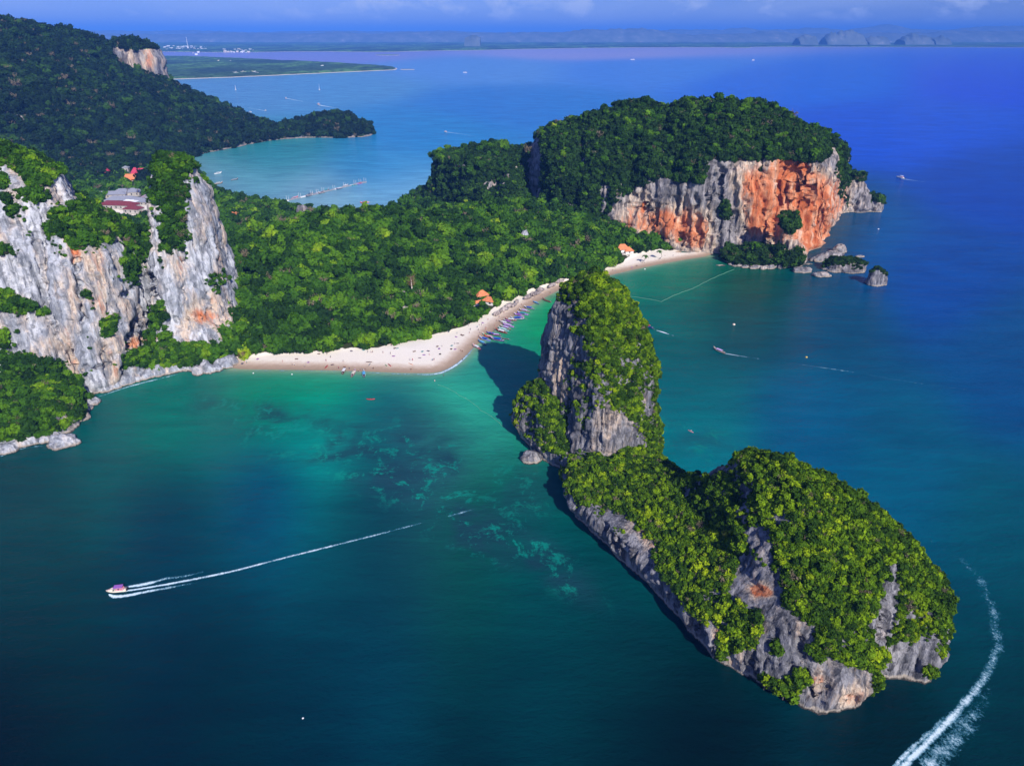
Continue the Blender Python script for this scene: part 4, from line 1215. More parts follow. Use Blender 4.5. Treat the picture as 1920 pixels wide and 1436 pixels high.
glint_gust = noise(nt, mapping(nt, pos, (0.35, 1.6, 1), rot=(0, 0, 0.22)), 0.06, 6, 0.65, 0.6)
col = mixc(nt, 1.0, col, ramp(nt, glint_gust, [(0.32, (0.86, 0.87, 0.90)), (0.68, (1.10, 1.10, 1.08))]), 'MULTIPLY')  # sun glint and gust streaks painted as lighter and darker water
w1 = noise(nt, mapping(nt, pos, (0.5, 1.0, 1), rot=(0, 0, 0.18)), 0.38, 4, 0.6, 0.3)
w2 = noise(nt, mapping(nt, pos, (0.45, 1.0, 1), rot=(0, 0, -0.35)), 1.3, 3, 0.6, 0.2)
w3 = noise(nt, mapping(nt, pos, (0.4, 1.0, 1), rot=(0, 0, 0.1)), 0.06, 3, 0.5, 0.2)
hgt = fmath(nt, 'ADD', fmath(nt, 'MULTIPLY', w1, 0.55), fmath(nt, 'ADD', fmath(nt, 'MULTIPLY', w2, 0.20), fmath(nt, 'MULTIPLY', w3, 1.2)))
bmp = nd(nt, 'ShaderNodeBump', i_Strength=1.0, i_Distance=0.95)
lk(nt, hgt, bmp.inputs['Height'])
df = nd(nt, 'ShaderNodeBsdfDiffuse'); gl = nd(nt, 'ShaderNodeBsdfGlossy', i_Roughness=0.14); fr = nd(nt, 'ShaderNodeFresnel', i_IOR=1.33)
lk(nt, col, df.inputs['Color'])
for s_ in (df, gl, fr):
    lk(nt, bmp.outputs[0], s_.inputs['Normal'])
mx = nd(nt, 'ShaderNodeMixShader')
lk(nt, fmath(nt, 'MULTIPLY', fr.outputs[0], 0.55), mx.inputs[0])       # wave slopes hide most of the grazing mirror
lk(nt, df.outputs[0], mx.inputs[1]); lk(nt, gl.outputs[0], mx.inputs[2]); lk(nt, mx.outputs[0], _.inputs[0])
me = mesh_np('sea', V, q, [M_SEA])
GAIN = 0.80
body_vignette = np.clip(wc * GAIN, 0, 1)
attr(me, 'body_vignette', np.concatenate([body_vignette, np.ones((len(V), 1))], 1), 'FLOAT_COLOR')
attr(me, 'reef', np.clip(reef, 0, 1))
sea = link('sea', me); sea['kind'] = 'structure'

# ------------------------------------------------------------------ air
HAZE = nd
bm = bmesh.new(); bmesh.ops.create_cube(bm, size=1)
me = bpy.data.meshes.new('haze'); bm.to_mesh(me); bm.free()
haze = link('haze', me, loc=(0, 44000, 296)); haze.scale = (118000, 93000, 608)
mh = bpy.data.materials.new('haze'); mh.use_nodes = True; nt = mh.node_tree; nt.nodes.clear()
o_ = nd(nt, 'ShaderNodeOutputMaterial'); v_ = nd(nt, 'ShaderNodeVolumePrincipled')
v_.inputs['Color'].default_value = (0.10, 0.32, 1.0, 1)
v_.inputs['Density'].default_value = 5.8e-5
v_.inputs['Anisotropy'].default_value = -0.22
lk(nt, v_.outputs[0], o_.inputs['Volume'])
me.materials.append(mh)
tag(haze, 'pale blue haze over the sea', None, None, 'stuff')


# ------------------------------------------------------------------ small mesh builder
class MB:
    def __init__(s):
        s.v, s.f = [], []

    def box(s, c, d, rz=0.0, top=1.0):
        b = len(s.v)
        cs, sn = math.cos(rz), math.sin(rz)
        for k in (-1, 1):
            t = top if k > 0 else 1.0
            for i, j in ((-1, -1), (1, -1), (1, 1), (-1, 1)):
                x, y = i * d[0] / 2 * t, j * d[1] / 2 * t
                s.v.append((c[0] + x * cs - y * sn, c[1] + x * sn + y * cs, c[2] + k * d[2] / 2))
        for q in ((3, 2, 1, 0), (4, 5, 6, 7), (0, 1, 5, 4), (1, 2, 6, 5), (2, 3, 7, 6), (3, 0, 4, 7)):
            s.f.append(tuple(b + i for i in q))
        return s

    def loft(s, rings, cap=True, closed=True):
        b = len(s.v); n = len(rings[0])
        for r in rings: s.v.extend(tuple(p) for p in r)
        for j in range(len(rings) - 1):
            for i in range(n if closed else n - 1):
                k = (i + 1) % n
                s.f.append((b + j * n + i, b + j * n + k, b + (j + 1) * n + k, b + (j + 1) * n + i))
        if cap:
            s.f.append(tuple(b + i for i in range(n))[::-1])
            s.f.append(tuple(b + (len(rings) - 1) * n + i for i in range(n)))
        return s

    def tube(s, pts, rad, n=6):
        rings = []
        P = [Vector(p) for p in pts]
        R_ = rad if isinstance(rad, (list, tuple)) else [rad] * len(P)
        for i, p in enumerate(P):
            t = (P[min(i + 1, len(P) - 1)] - P[max(i - 1, 0)]).normalized()
            a = t.cross(Vector((0.3, 0.2, 1)) if abs(t.z) < .9 else Vector((1, 0.1, 0))).normalized(); c = t.cross(a)
            rings.append([p + (a * math.cos(6.2832 * k / n) + c * math.sin(6.2832 * k / n)) * R_[i] for k in range(n)])
        return s.loft(rings)

    def quad(s, *p):
        b = len(s.v); s.v.extend(p); s.f.append(tuple(range(b, b + len(p)))); return s

    def mesh(s, name, mat, smooth=False):
        me = bpy.data.meshes.new(name)
        me.from_pydata([tuple(v) for v in s.v], [], s.f)
        me.materials.append(mat)
        if smooth: me.polygons.foreach_set('use_smooth', [True] * len(me.polygons))
        me.update()
        return me

    def build(s, name, mat, parent=None, smooth=False):
        return link(name, s.mesh(name, mat, smooth), parent)


def empty(name, loc=(0, 0, 0), rz=0.0, label=None, cat=None, group=None, sc_=1.0):
    o = bpy.data.objects.new(name, None); C.objects.link(o)
    o.location = loc; o.rotation_euler = (0, 0, rz); o.scale = (sc_,) * 3
    o.empty_display_size = 0.5
    return tag(o, label, cat, group)


def copy_tree(o, parent=None):
    c = o.copy(); C.objects.link(c); c.parent = parent
    for ch in list(o.children): copy_tree(ch, c)
    return c


# ------------------------------------------------------------------ paints
def paint(name, c, r=0.45): return plain(name, c, r, 0, 0.08, 1.5)


P_ = {k: paint('paint_' + k, c) for k, c in dict(
    white=(0.80, 0.80, 0.80), blue=(0.03, 0.10, 0.50), sky=(0.12, 0.42, 0.70), purple=(0.34, 0.13, 0.48), lilac=(0.58, 0.42, 0.72), teal=(0.05, 0.36, 0.38), mint=(0.45, 0.72, 0.66),
    pink=(0.80, 0.36, 0.42), red=(0.55, 0.03, 0.04), orange=(0.75, 0.22, 0.04), green=(0.04, 0.30, 0.10), black=(0.02, 0.02, 0.025), wood=(0.20, 0.10, 0.055), brown=(0.11, 0.055, 0.035), grey=(0.32, 0.33, 0.35),
    yellow=(0.72, 0.52, 0.08), skin=(0.48, 0.26, 0.17), navy=(0.015, 0.03, 0.11), cream=(0.72, 0.63, 0.50)).items()}
M_TILE_O = plain('terracotta_tiles', (0.66, 0.22, 0.09), 0.85, 0, 0.3, 1.2)
M_TILE_R = plain('maroon_tiles', (0.20, 0.035, 0.045), 0.8, 0, 0.3, 1.2)
M_TILE_P = plain('crimson_tiles', (0.50, 0.04, 0.09), 0.8, 0, 0.25, 1.2)
M_TILE_G = plain('slate_grey_roof', (0.27, 0.28, 0.34), 0.8, 0, 0.2, 1.2)
M_TILE_V = plain('faded_violet_roof', (0.30, 0.22, 0.27), 0.85, 0, 0.25, 1.2)
M_WALL_W = plain('white_plaster', (0.74, 0.72, 0.68), 0.85, 0, 0.08, 0.6)
M_GLASS = paint('dark_glass', (0.03, 0.04, 0.05), 0.12)
M_FLAG = [P_[k] for k in ('orange', 'pink', 'yellow')]


# ------------------------------------------------------------------ longtail boats
def hull_rings(L, W, Hh, bow_up, stern_up, full=0.85, n=11):
    """open boat hull; x forward, returns outer and inner rings"""
    out, inn = [], []
    for i in range(n):
        t = i / (n - 1); x = -L / 2 + L * t
        w = W / 2 * (math.sin(math.pi * min(1, (t * .86 + .10)) ** 0.9) ** 0.6) * (1 - .72 * max(0, t - .8) / .2)
        w = max(w, 0.05)
        sheer = Hh + bow_up * max(0, (t - .55) / .45) ** 2.4 + stern_up * max(0, (.25 - t) / .25) ** 2
        keel = -0.25 + (bow_up * .72) * max(0, (t - .72) / .28) ** 2.2
        out.append([(x, -w, sheer), (x, -w * .82, sheer * .4 + keel * .6), (x, 0, keel), (x, w * .82, sheer * .4 + keel * .6), (x, w, sheer)])
        wi = max(w - .09, .02)
        inn.append([(x, wi, sheer), (x, wi * .75, keel + .3), (x, -wi * .75, keel + .3), (x, -wi, sheer)])
    return [o + i_ for o, i_ in zip(out, inn)]


def longtail(label, loc, rz, hull='brown', stripe='white', roof='white', L=10.0, group='longtail boats drawn up at the beach', canopy=True, trim='red', s=1.0):
    t = empty('longtail_boat', loc, rz, label, 'longtail boat', group, s)
    MB().loft(hull_rings(L, 2.0, 0.75, 1.7, 0.35)).build('hull', P_[hull], t, True)
    g = MB()
    for sgn in (-1, 1):
        pts = [(r[0 if sgn < 0 else 4][0], r[0 if sgn < 0 else 4][1] * 1.01, r[0][2] + .03) for r in hull_rings(L, 2.04, 0.75, 1.7, 0.35)]
        g.tube(pts, 0.09, 4)
    g.build('gunwale', P_[stripe], t)
    MB().tube([(L / 2 - .1, 0, 2.15), (L / 2 + .35, 0, 2.9)], [.13, .07], 5).build('prow', P_['wood'], t)
    MB().tube([(L / 2 - .02, 0, 2.3), (L / 2 + .12, 0, 2.5), (L / 2 + .2, .05, 2.2)], [.19, .2, .08], 6).build('garland', P_[trim], t)
    if canopy:
        n = 7; rings = []
        for x in (-2.9, -1.0, 1.2, 2.2):
            top = [(x, 1.05 * math.cos(math.pi * k / (n - 1)), 1.75 + .28 * math.sin(math.pi * k / (n - 1))) for k in range(n)]
            rings.append(top + [(a, b * .98, c - .07) for a, b, c in top[::-1]])
        MB().loft(rings).build('canopy', P_[roof], t)
        for x in (-2.7, 2.0):
            for y in (-.92, .92):
                MB().tube([(x, y, .7), (x, y, 1.8)], .04, 4).build('post', P_['white'], t)
    for x in (-1.8, -.5, .8, 3.0):
        MB().box((x, 0, .62), (.32, 1.6, .06)).build('bench', P_['wood'], t)
    e = MB().box((-L / 2 + .7, 0, 1.1), (.8, .45, .45)).build('engine', P_['grey'], t)
    MB().tube([(-L / 2 + .5, 0, 1.1), (-L / 2 - 2.2, 0.1, .15)], .05, 5).build('propeller_shaft', P_['grey'], e)
    return t


def px_place(cx, cy, bx, by, z=0.0):
    """where the keel stands and which way the bow points, both read off the photograph"""
    a = Vector(G(cx, cy, z)); b = Vector(G(bx, by, z)); d = b - a
    return (a.x, a.y, z), math.atan2(d.y, d.x)


FLEET = [  # cx, cy, bow dx, dy, hull, stripe, roof, canopy, label, scale
    (992, 579, -9, -1.5, 'navy', 'white', 'blue', 1, 'longtail with a bright blue canopy, far end of the moored row', .9),
    (983, 584, -9, -1.5, 'brown', 'white', 'lilac', 1, 'longtail with a pale lilac canopy behind the teal roofed one', .9),
    (980, 589.5, -9, -1.5, 'purple', 'sky', 'teal', 1, 'longtail with a teal canopy in the far part of the row', .95),
    (973, 593, -9, -2.5, 'purple', 'white', 'purple', 1, 'longtail with a purple canopy and white gunwales below the teal one', .95),
    (970, 599, -10, 0, 'navy', 'white', 'blue', 1, 'large longtail, blue canopy and red stern, middle of the row', 1.1),
    (958, 601, -9, -1, 'brown', 'pink', 'white', 1, 'longtail with a white canopy and pink gunwales beside the large blue one', .9),
    (953, 605, -9, -2.5, 'navy', 'white', 'purple', 1, 'narrow longtail, violet canopy over a navy hull', .9),
    (945, 607, -9, -3, 'wood', 'white', 'white', 1, 'white canopied longtail with its prow over the wet sand', .95),
    (953, 612, -9, -2, 'purple', 'lilac', 'lilac', 1, 'longtail all lilac and violet, the outermost of its cluster', .95),
    (948, 616, -9, -2.5, 'brown', 'white', 'lilac', 1, 'brown longtail with a lilac canopy next to the mint one', .95),
    (944, 619.5, -9, -2.5, 'teal', 'white', 'mint', 1, 'longtail with a mint green canopy', .95),
    (940, 623, -9, -2.5, 'brown', 'red', 'white', 1, 'longtail with red gunwales and white canopy closing its cluster', 1.05),
    (921, 627, -9, -2, 'navy', 'blue', 'blue', 1, 'blue longtail crowded behind the green roofed one', .8),
    (930, 629, -9, -1, 'navy', 'red', 'lilac', 1, 'longtail with a red trimmed stern beside the crowded boats', .75),
    (912, 629.5, -8, -2, 'green', 'white', 'green', 1, 'longtail with a dark green canopy nearest the sand', .75),
    (917, 633, -8, -2, 'red', 'orange', 'pink', 1, 'red and orange longtail in the thick of the crowded boats', .85),
    (909, 637.5, -9, -2.5, 'blue', 'white', 'blue', 1, 'deep blue longtail with its red prow on the sand', .95),
    (932, 638.5, -9, -1.5, 'navy', 'lilac', 'blue', 1, 'long navy boat with a faded blue canopy at the edge of the shadow', 1.1),
    (946, 636, -7, -1, 'black', 'grey', 'grey', 0, 'small black open longtail anchored farthest out', .7),
    (904, 644, -8, -4, 'navy', 'sky', 'sky', 1, 'longtail with a sky blue canopy beside the tower shadow', .9),
    (894, 652.5, -8, -4, 'red', 'white', 'white', 1, 'white longtail with a red bow, last before the open beach', .9),
    (1005, 569, -8, -3, 'navy', 'sky', 'sky', 1, 'small dark longtail lying alone beyond the row', .7),
    (1025, 565, -9, -3, 'brown', 'wood', 'wood', 0, 'bare brown open longtail near the tower, farthest of all moored boats', .95)]
for cx_, cy__, dx_, dy_, hu, st_, ro, ca, lb, ss in FLEET:
    loc, rz = px_place(cx_, cy__, cx_ + dx_, cy__ + dy_)
    longtail(lb, loc, rz, hu, st_, ro, canopy=bool(ca), trim=random.choice(('red', 'orange', 'pink')), s=ss)
for cx_, cy__, bx, by, hu, st_, ro, lb in [
        (645, 697, 650, 688, 'brown', 'wood', 'white', 'white canopied longtail on the straight beach, leftmost of three'),
        (663, 702, 669, 693, 'wood', 'lilac', 'cream', 'cream canopied longtail between two others on the straight beach'),
        (682.5, 703, 682, 694, 'navy', 'white', 'sky', 'blue canopied longtail pointing straight at the straight beach')]:
    loc, rz = px_place(cx_, cy__, bx, by)
    longtail(lb, loc, rz, hu, st_, ro, s=.9, L=9.2, group='longtail boats on the straight beach')
loc, rz = px_place(1213, 612.5, 1203, 608.5)
longtail('dark blue longtail with a red canopy passing behind the tower', loc, rz, 'navy', 'blue', 'red', L=12, group='boats under way')
loc, rz = px_place(1348, 659, 1338, 655)
longtail('slim longtail with a lavender canopy crossing the bay on the right', loc, rz, 'wood', 'white', 'lilac', s=.95, group='boats under way')


# ------------------------------------------------------------------ speedboats, yachts
def person(label, loc, rz=0, shirt='skin', lying=False, group='people on the beach', sit=False, shorts='navy', s=1.0):
    key = (shirt, shorts, lying, sit)
    if key not in _people:
        b = MB()
        # one continuous figure: legs, trunk and arms share the same skin of quads
        def ring(x, y, z, rx, ry): return [(x + rx * math.cos(a), y + ry * math.sin(a), z) for a in (0.5, 1.57, 2.64, 3.64, 4.71, 5.78)]
        if sit:
            for y in (-.1, .1): b.tube([(.85, y, .08), (.42, y, .38), (0, y, .12)], [.05, .07, .1], 5)
        else:
            for y in (-.1, .1): b.tube([(.10, y, .02), (0, y, .05), (.02, y, .48), (0, y * .8, .9)], [.04, .055, .065, .1], 5)
        z0 = .0 if sit else .85
        b.loft([ring(0, 0, z0, .12, .17), ring(0, 0, z0 + .15, .11, .15), ring(0, 0, z0 + .42, .13, .2), ring(0, 0, z0 + .56, .09, .17), ring(0, 0, z0 + .62, .05, .055), ring(.01, 0, z0 + .7, .06, .06),
                ring(.015, 0, z0 + .78, .095, .08), ring(.01, 0, z0 + .88, .09, .075), ring(0, 0, z0 + .94, .04, .035)])
        for y in (-1, 1): b.tube([(0, y * .19, z0 + .52), (.03, y * .26, z0 + .26), (.12, y * .24, z0 + .02)], [.05, .04, .03], 5)
        me = b.mesh('person_body', P_['skin'], True)
        me.materials.append(P_[shirt]); me.materials.append(P_[shorts])
        for pl in me.polygons:
            z = pl.center.z; ax = abs(pl.center.y)
            if z0 + .16 < z < z0 + .58 and shirt != 'skin': pl.material_index = 1
            elif (z0 - .25 if not sit else -.1) < z < z0 + .16 and ax < .2: pl.material_index = 2
            elif z > z0 + .86: pl.material_index = 2
        _people[key] = me
    o = link('person', _people[key])
    o.location = loc
    o.scale = (s,) * 3
    o.rotation_euler = (0, -math.pi / 2, rz) if lying else (0, 0, rz)
    return tag(o, label, 'person', group)


_people = {}


def speedboat(label, loc, rz, hull='white', deck='cream', roof='white', L=9.0, group='boats under way', s=1.0, crew=0):
    t = empty('speedboat', loc, rz, label, 'speedboat', group, s)
    n = 9; rings = []
    for i in range(n):
        u = i / (n - 1); x = -L / 2 + L * u
        w = 1.25 * (1 - max(0, (u - .45) / .55) ** 2.1) + .04
        top = .95 + .45 * u * u; bot = -.25 + .9 * max(0, (u - .7) / .3) ** 2
        rings.append([(x, -w, top), (x, -w * .92, top * .45), (x, 0, bot), (x, w * .92, top * .45), (x, w, top)])
    MB().loft(rings).build('hull', P_[hull], t, True)
    MB().box((-.9, 0, 1.02), (L * .52, 1.9, .10)).build('deck', P_[deck], t)
    MB().box((L * .24, 0, 1.35), (L * .24, 1.5, .28), 0, .7).build('foredeck', P_[hull], t)
    w = MB().quad((1.2, -.95, 1.1), (1.2, .95, 1.1), (.75, .8, 1.75), (.75, -.8, 1.75)).quad((.75, .8, 1.74), (1.19, .95, 1.1), (.2, .95, 1.1)).build('windscreen', M_GLASS, t)
    MB().box((-1.0, 0, 2.5), (3.4, 2.1, .10), 0, .94).build('roof', P_[roof], t)
    for x in (-2.5, .5):
        for y in (-.95, .95): MB().tube([(x, y, 1.0), (x, y, 2.5)], .04, 4).build('post', P_['grey'], t)
    for y in (-.45, .45): MB().box((-L / 2 - .25, y, .9), (.5, .4, .9), 0, .8).build('outboard_motor', P_['black'], t)
    for x in (-2.6, -1.6, -.6): MB().box((x, 0, 1.3), (.4, 1.7, .45)).build('seat', P_['pink'], t)
    return t


loc, rz = px_place(219, 1108.5, 197, 1111)
sb = speedboat('open speedboat with pink seats racing across the foreground bay', loc, rz, 'cream', 'pink', 'purple', 7.6)
dirx = Vector((math.cos(rz), math.sin(rz), 0)); diry = Vector((-math.sin(rz), math.cos(rz), 0))
for i, (a_, b_, sh) in enumerate([(2.2, .3, 'pink'), (1.4, -.5, 'white'), (-1.2, .5, 'navy'), (-2.4, -.4, 'red')]):
    person(['person in a pink top on the bow of the racing speedboat', 'person in white behind the bow rider on the speedboat', 'person in navy amid the seats of the racing speedboat', 'person in red at the stern of the racing speedboat'][i],
           Vector(loc) + dirx * a_ + diry * b_ + Vector((0, 0, 1.15)), rz, sh, sit=True, group='people aboard the speedboat')
loc, rz = px_place(1688, 334, 1682, 333)
speedboat('white speedboat alone on the open sea to the right of the headland', loc, rz, s=1.5)
loc, rz = px_place(597, 197, 592, 196)
speedboat('white cruiser in the far bay, largest of the boats with wakes there', loc, rz, s=2.2)
for a_, b_, c_, d_, lb, ss in [(536, 185, 533, 184, 'white speedboat in the far bay, starting the upper wake', 1.6), (470, 211, 474, 211.5, 'speedboat near the hill foot in the far bay', 1.2),
                               (498, 208, 502, 209, 'speedboat running just right of another near the hill foot', 1.2), (835, 248, 832, 247.5, 'speedboat off the left shoulder of the headland', 1.2),
                               (872, 137, 868, 137, 'white boat far out, level with the sandy spit', 2.6), (1186, 113, 1180, 113, 'white boat far out beneath the hazy central hill', 4.0),
                               (1412, 114, 1406, 114.3, 'white boat far out on the deep blue water to the right', 4.0)]:
    loc, rz = px_place(a_, b_, c_, d_)
    speedboat(lb, loc, rz, s=ss, group='far boats')


def sailboat(label, loc, rz, L=12, sail=False, s=1.0):
    t = empty('sailing_yacht', loc, rz, label, 'yacht', 'anchored yachts', s)
    rings = []
    for i in range(8):
        u = i / 7; x = -L / 2 + L * u; w = 1.8 * math.sin(math.pi * (.12 + .86 * u)) ** .7 + .03
        rings.append([(x, -w, 1.2 + .3 * u), (x, -w * .8, .3), (x, 0, -.5), (x, w * .8, .3), (x, w, 1.2 + .3 * u)])
    MB().loft(rings).build('hull', P_['white'], t, True)
    MB().box((-.6, 0, 1.7), (L * .42, 2.0, .8), 0, .8).build('cabin', P_['white'], t)
    MB().tube([(.6, 0, 1.3), (.6, 0, 15)], .11, 5).build('mast', P_['white'], t)
    MB().tube([(.6, 0, 3.0), (-L / 2 + .6, 0, 3.0)], .13, 5).build('boom', P_['white'], t)
    if sail:
        m = MB(); m.quad((.5, .03, 3.2), (-L / 2 + 1, .03, 3.2), (.5, .03, 14.5)); m.quad((.8, 0, 13), (L / 2, 0, 1.8), (1, 0, 2.4))
        m.build('sail', P_['white'], t)
    return t


for a_, b_, lb, ss, sl in [(822, 301, 'white yacht off the left end of the headland', .9, 1), (811, 340, 'small white boat close under the left end of the headland', .5, 0), (599, 169, 'distant white yacht in the middle of the far bay', 1.5, 1),
                           (442, 169, 'distant white yacht close to the rock tower in the far bay', 1.3, 1)]:
    x_, y_ = G(a_, b_)
    sailboat(lb, (x_, y_, 0), 1.3 + .3 * ss, sail=bool(sl), s=ss)
for a_, b_, c_, d_, hu, ro, lb, ss in [(440, 338, 447, 337, 'black', 'grey', 'dark barge like boat anchored in the shallow east bay', 1.1), (409, 326, 416, 325, 'white', 'white', 'white boat in the shallow bay near the mangroves', 1.2),
                                       (410, 345, 418, 344, 'wood', 'cream', 'pale boat in the shallow bay just above the small peak', 1.2), (684, 381, 676, 382, 'red', 'red', 'brown and red boat heading for the palm fringed shore', 1.2),
                                       (792, 384, 796, 381, 'navy', 'grey', 'boat lying in the corner where bay meets headland', 1.2)]:
    loc, rz = px_place(a_, b_, c_, d_)
    longtail(lb, loc, rz, hu, 'white', ro, s=ss, group='boats in the east bay')

# ------------------------------------------------------------------ floating pier with its boats
pa = Vector((*G(492, 388), 0)); pb = Vector((*G(685, 342), 0))
d = pb - pa; Lp = d.length; u = d.normalized(); nrm = Vector((-u.y, u.x, 0)); rzp = math.atan2(d.y, d.x)
pier = empty('floating_pier', pa, rzp, 'long floating pier of grey pontoons reaching out into the east bay', 'pier')
np_ = 18
for i in range(np_):
    MB().box((Lp * (i + .5) / np_, 0, .6), (Lp / np_ - .7, 3.2 if i not in (8, 9, 16, 17) else 6.5, 1.0)).build('pontoon', P_['grey' if i % 3 else 'white'], pier)
for i in range(0, np_ + 1):
    if i % 2 == 0 or i > 15 or i in (8, 9, 10):
        for sy in (-1.9, 1.9): MB().tube([(Lp * i / np_ - .5, sy, -1), (Lp * i / np_ - .5, sy, 6.5)], .13, 5).build('mooring_pile', P_['white'], pier)
for i, (k, side, hu, ro) in enumerate([(.06, -1, 'red', 'pink'), (.16, -1, 'brown', 'wood'), (.30, 1, 'red', 'pink'), (.40, -1, 'navy', 'grey'), (.44, 1, 'black', 'navy'), (.52, -1, 'brown', 'brown'), (.60, 1, 'navy', 'teal'),
                                     (.70, -1, 'navy', 'white'), (.80, 1, 'grey', 'white'), (.86, -1, 'teal', 'grey'), (.92, -1, 'purple', 'red')]):
    q_ = pa + u * (Lp * k) + nrm * (3.4 * side)
    longtail(['red longtail at the landward end of the pier', 'brown longtail below the pier near its landward end', 'pink roofed longtail above the pier', 'navy boat below the pier, a third of the way out', 'black boat above the pier, before its middle',
              'brown boat just before the middle of the pier', 'teal roofed boat above the middle of the pier', 'white roofed boat below the pier past its middle', 'grey and white boat above the outer pier', 'teal hulled boat on the outer pier',
              'purple boat with a red roof near the tip of the pier'][i], q_, rzp + (0 if side > 0 else math.pi), hu, 'white', ro, s=1.15, group='boats along the pier')


# ------------------------------------------------------------------ kayaks, buoys, ropes
def kayak(label, cx, cy, bx, by, col='red', z=0.0, L=4.2, group='kayaks', s=1.0):
    loc, rz = px_place(cx, cy, bx, by, z)
    t = empty('kayak', loc, rz, label, 'kayak', group, s)
    rings = []
    for i in range(9):
        u = i / 8; w = .42 * math.sin(math.pi * (.03 + .94 * u)) ** .7; x = -L / 2 + L * u; k = .16 * abs(2 * u - 1) ** 3
        rings.append([(x, -w, .28 + k), (x, -w * .7, .02 + k), (x, w * .7, .02 + k), (x, w, .28 + k), (x, 0, .40 + k)])
    MB().loft(rings).build('hull', P_[col], t, True)
    for x in (-.7, .6): MB().box((x, 0, .41), (.6, .4, .06)).build('seat', P_['black'], t)
    return t


kayak('red kayak afloat off the straight beach, nobody near it', 695, 749, 702, 749, 'red', s=1.25)
kayak('red kayak lying askew on the wet sand, left part of beach', 612, 688, 615, 685, 'red', .5, s=1.1)
kayak('bright red kayak by the middle of the straight beach', 730.5, 685, 728, 683, 'red', .6, s=1.1)
kayak('orange red kayak near two standing people', 770, 683, 767.5, 682, 'orange', .6)
kayak('dark kayak lying flat above its grey neighbour on the sand', 692, 679, 696, 679, 'brown', 1.0)
kayak('grey kayak pointing down the beach', 693, 684, 695, 681.5, 'grey', .7)
kayak('green kayak beside the bright red one', 724, 685.5, 722, 683, 'green', .6, s=.8)
kayak('pale kayak with paddlers between the tower and the open bay', 1295, 809, 1299, 811, 'pink', s=.9)
x_, y_ = G(1295, 809)
person('person paddling the pale kayak beside the tower', (x_, y_, .35), 0.2, 'white', sit=True, group='paddlers')


def buoy(label, cx, cy, col='white', r=.9):
    x, y = G(cx, cy)
    t = empty('buoy', (x, y, 0), 0, label, 'buoy', 'mooring buoys')
    rings = [[(r * k * math.cos(a), r * k * math.sin(a), z * r) for a in [i * .785 for i in range(8)]] for z, k in ((-.4, .5), (-.1, .9), (.25, 1), (.6, .8), (.85, .35))]
    MB().loft(rings).build('float', P_[col], t, True)
    MB().tube([(0, 0, .8 * r), (0, 0, 1.5 * r)], .08 * r, 5).build('eye', P_['grey'], t)


buoy('cream mooring buoy in the bay midway to the headland', 1376, 609, 'cream', 1.15)
buoy('yellow buoy on the water above the broken wake', 1512, 670, 'yellow', .8)
buoy('white buoy off the foot of the orange cliff', 1647, 430, 'white', .9)
buoy('small white float alone in the lower foreground water', 568, 1346, 'white', .35)
buoy('small white swimmers buoy close to the left part of the beach', 475, 700, 'white', .5)
buoy('small white swimmers buoy off the beach right of another', 547.5, 702, 'white', .5)
buoy('white swimmers buoy at the far beach end', 1209, 505, 'white', .7)


M_LINE = paint('weathered_line', (0.16, 0.36, 0.24), .8)


def rope(label, pts, rad=.16):
    P3 = []
    for a, b in zip(pts[:-1], pts[1:]):
        A_ = Vector((*G(*a), .08)); B_ = Vector((*G(*b), .08)); n = max(2, int((B_ - A_).length / 4)); nn = Vector((-(B_ - A_).y, (B_ - A_).x, 0)).normalized()
        for i in range(n): P3.append(A_.lerp(B_, i / n) + nn * (1.4 * math.sin(math.pi * i / n) + .25 * math.sin(i * 1.7)))
    P3.append(Vector((*G(*pts[-1]), .08)))
    r = empty('swimming_line', (0, 0, 0), 0, label, 'buoy line', 'floating lines round the swimming areas')
    MB().tube(P3, rad * .7, 4).build('rope', M_LINE, r)
    fl = MB().loft([[(.26 * k * math.cos(a), .26 * k * math.sin(a), z) for a in [i * 1.05 for i in range(6)]] for z, k in ((-.2, .4), (0, 1), (.2, .4))]).mesh('float', M_LINE)
    for p_ in P3[::2]: link('float', fl, r, p_)


rope('pale floating line running from the beach corner towards the green knoll', [(822, 722), (862, 742), (902, 770), (942, 800)], .12)
rope('pale floating line bent in a corner between tower and headland', [(1180, 556), (1240, 566), (1300, 541), (1377, 505)], .2)

# ------------------------------------------------------------------ foam
M_FOAM, nt, p, out = new_mat('foam')
g = nd(nt, 'ShaderNodeNewGeometry'); pos = g.outputs['Position']
fa = attribute(nt, 'foam').outputs['Fac']
fn = noise(nt, pos, 1.1, 5, .75, .4); fb = noise(nt, pos, 0.22, 4, .6, .3)
f = fmath(nt, 'ADD', fa, fmath(nt, 'ADD', fmath(nt, 'MULTIPLY', fmath(nt, 'SUBTRACT', fn, .5), 1.5), fmath(nt, 'MULTIPLY', fmath(nt, 'SUBTRACT', fb, .5), 1.2)))
al = fmath(nt, 'MULTIPLY', ramp(nt, f, [(0.34, (0, 0, 0)), (1.15, (1, 1, 1))]), ramp(nt, fa, [(0.0, (0, 0, 0)), (0.08, (1, 1, 1))]))
lk(nt, ramp(nt, f, [(0.45, (0.07, 0.40, 0.58)), (1.0, (0.70, 0.84, 0.90))]), p.inputs['Base Color'])
lk(nt, al, p.inputs['Alpha']); p.inputs['Roughness'].default_value = .8


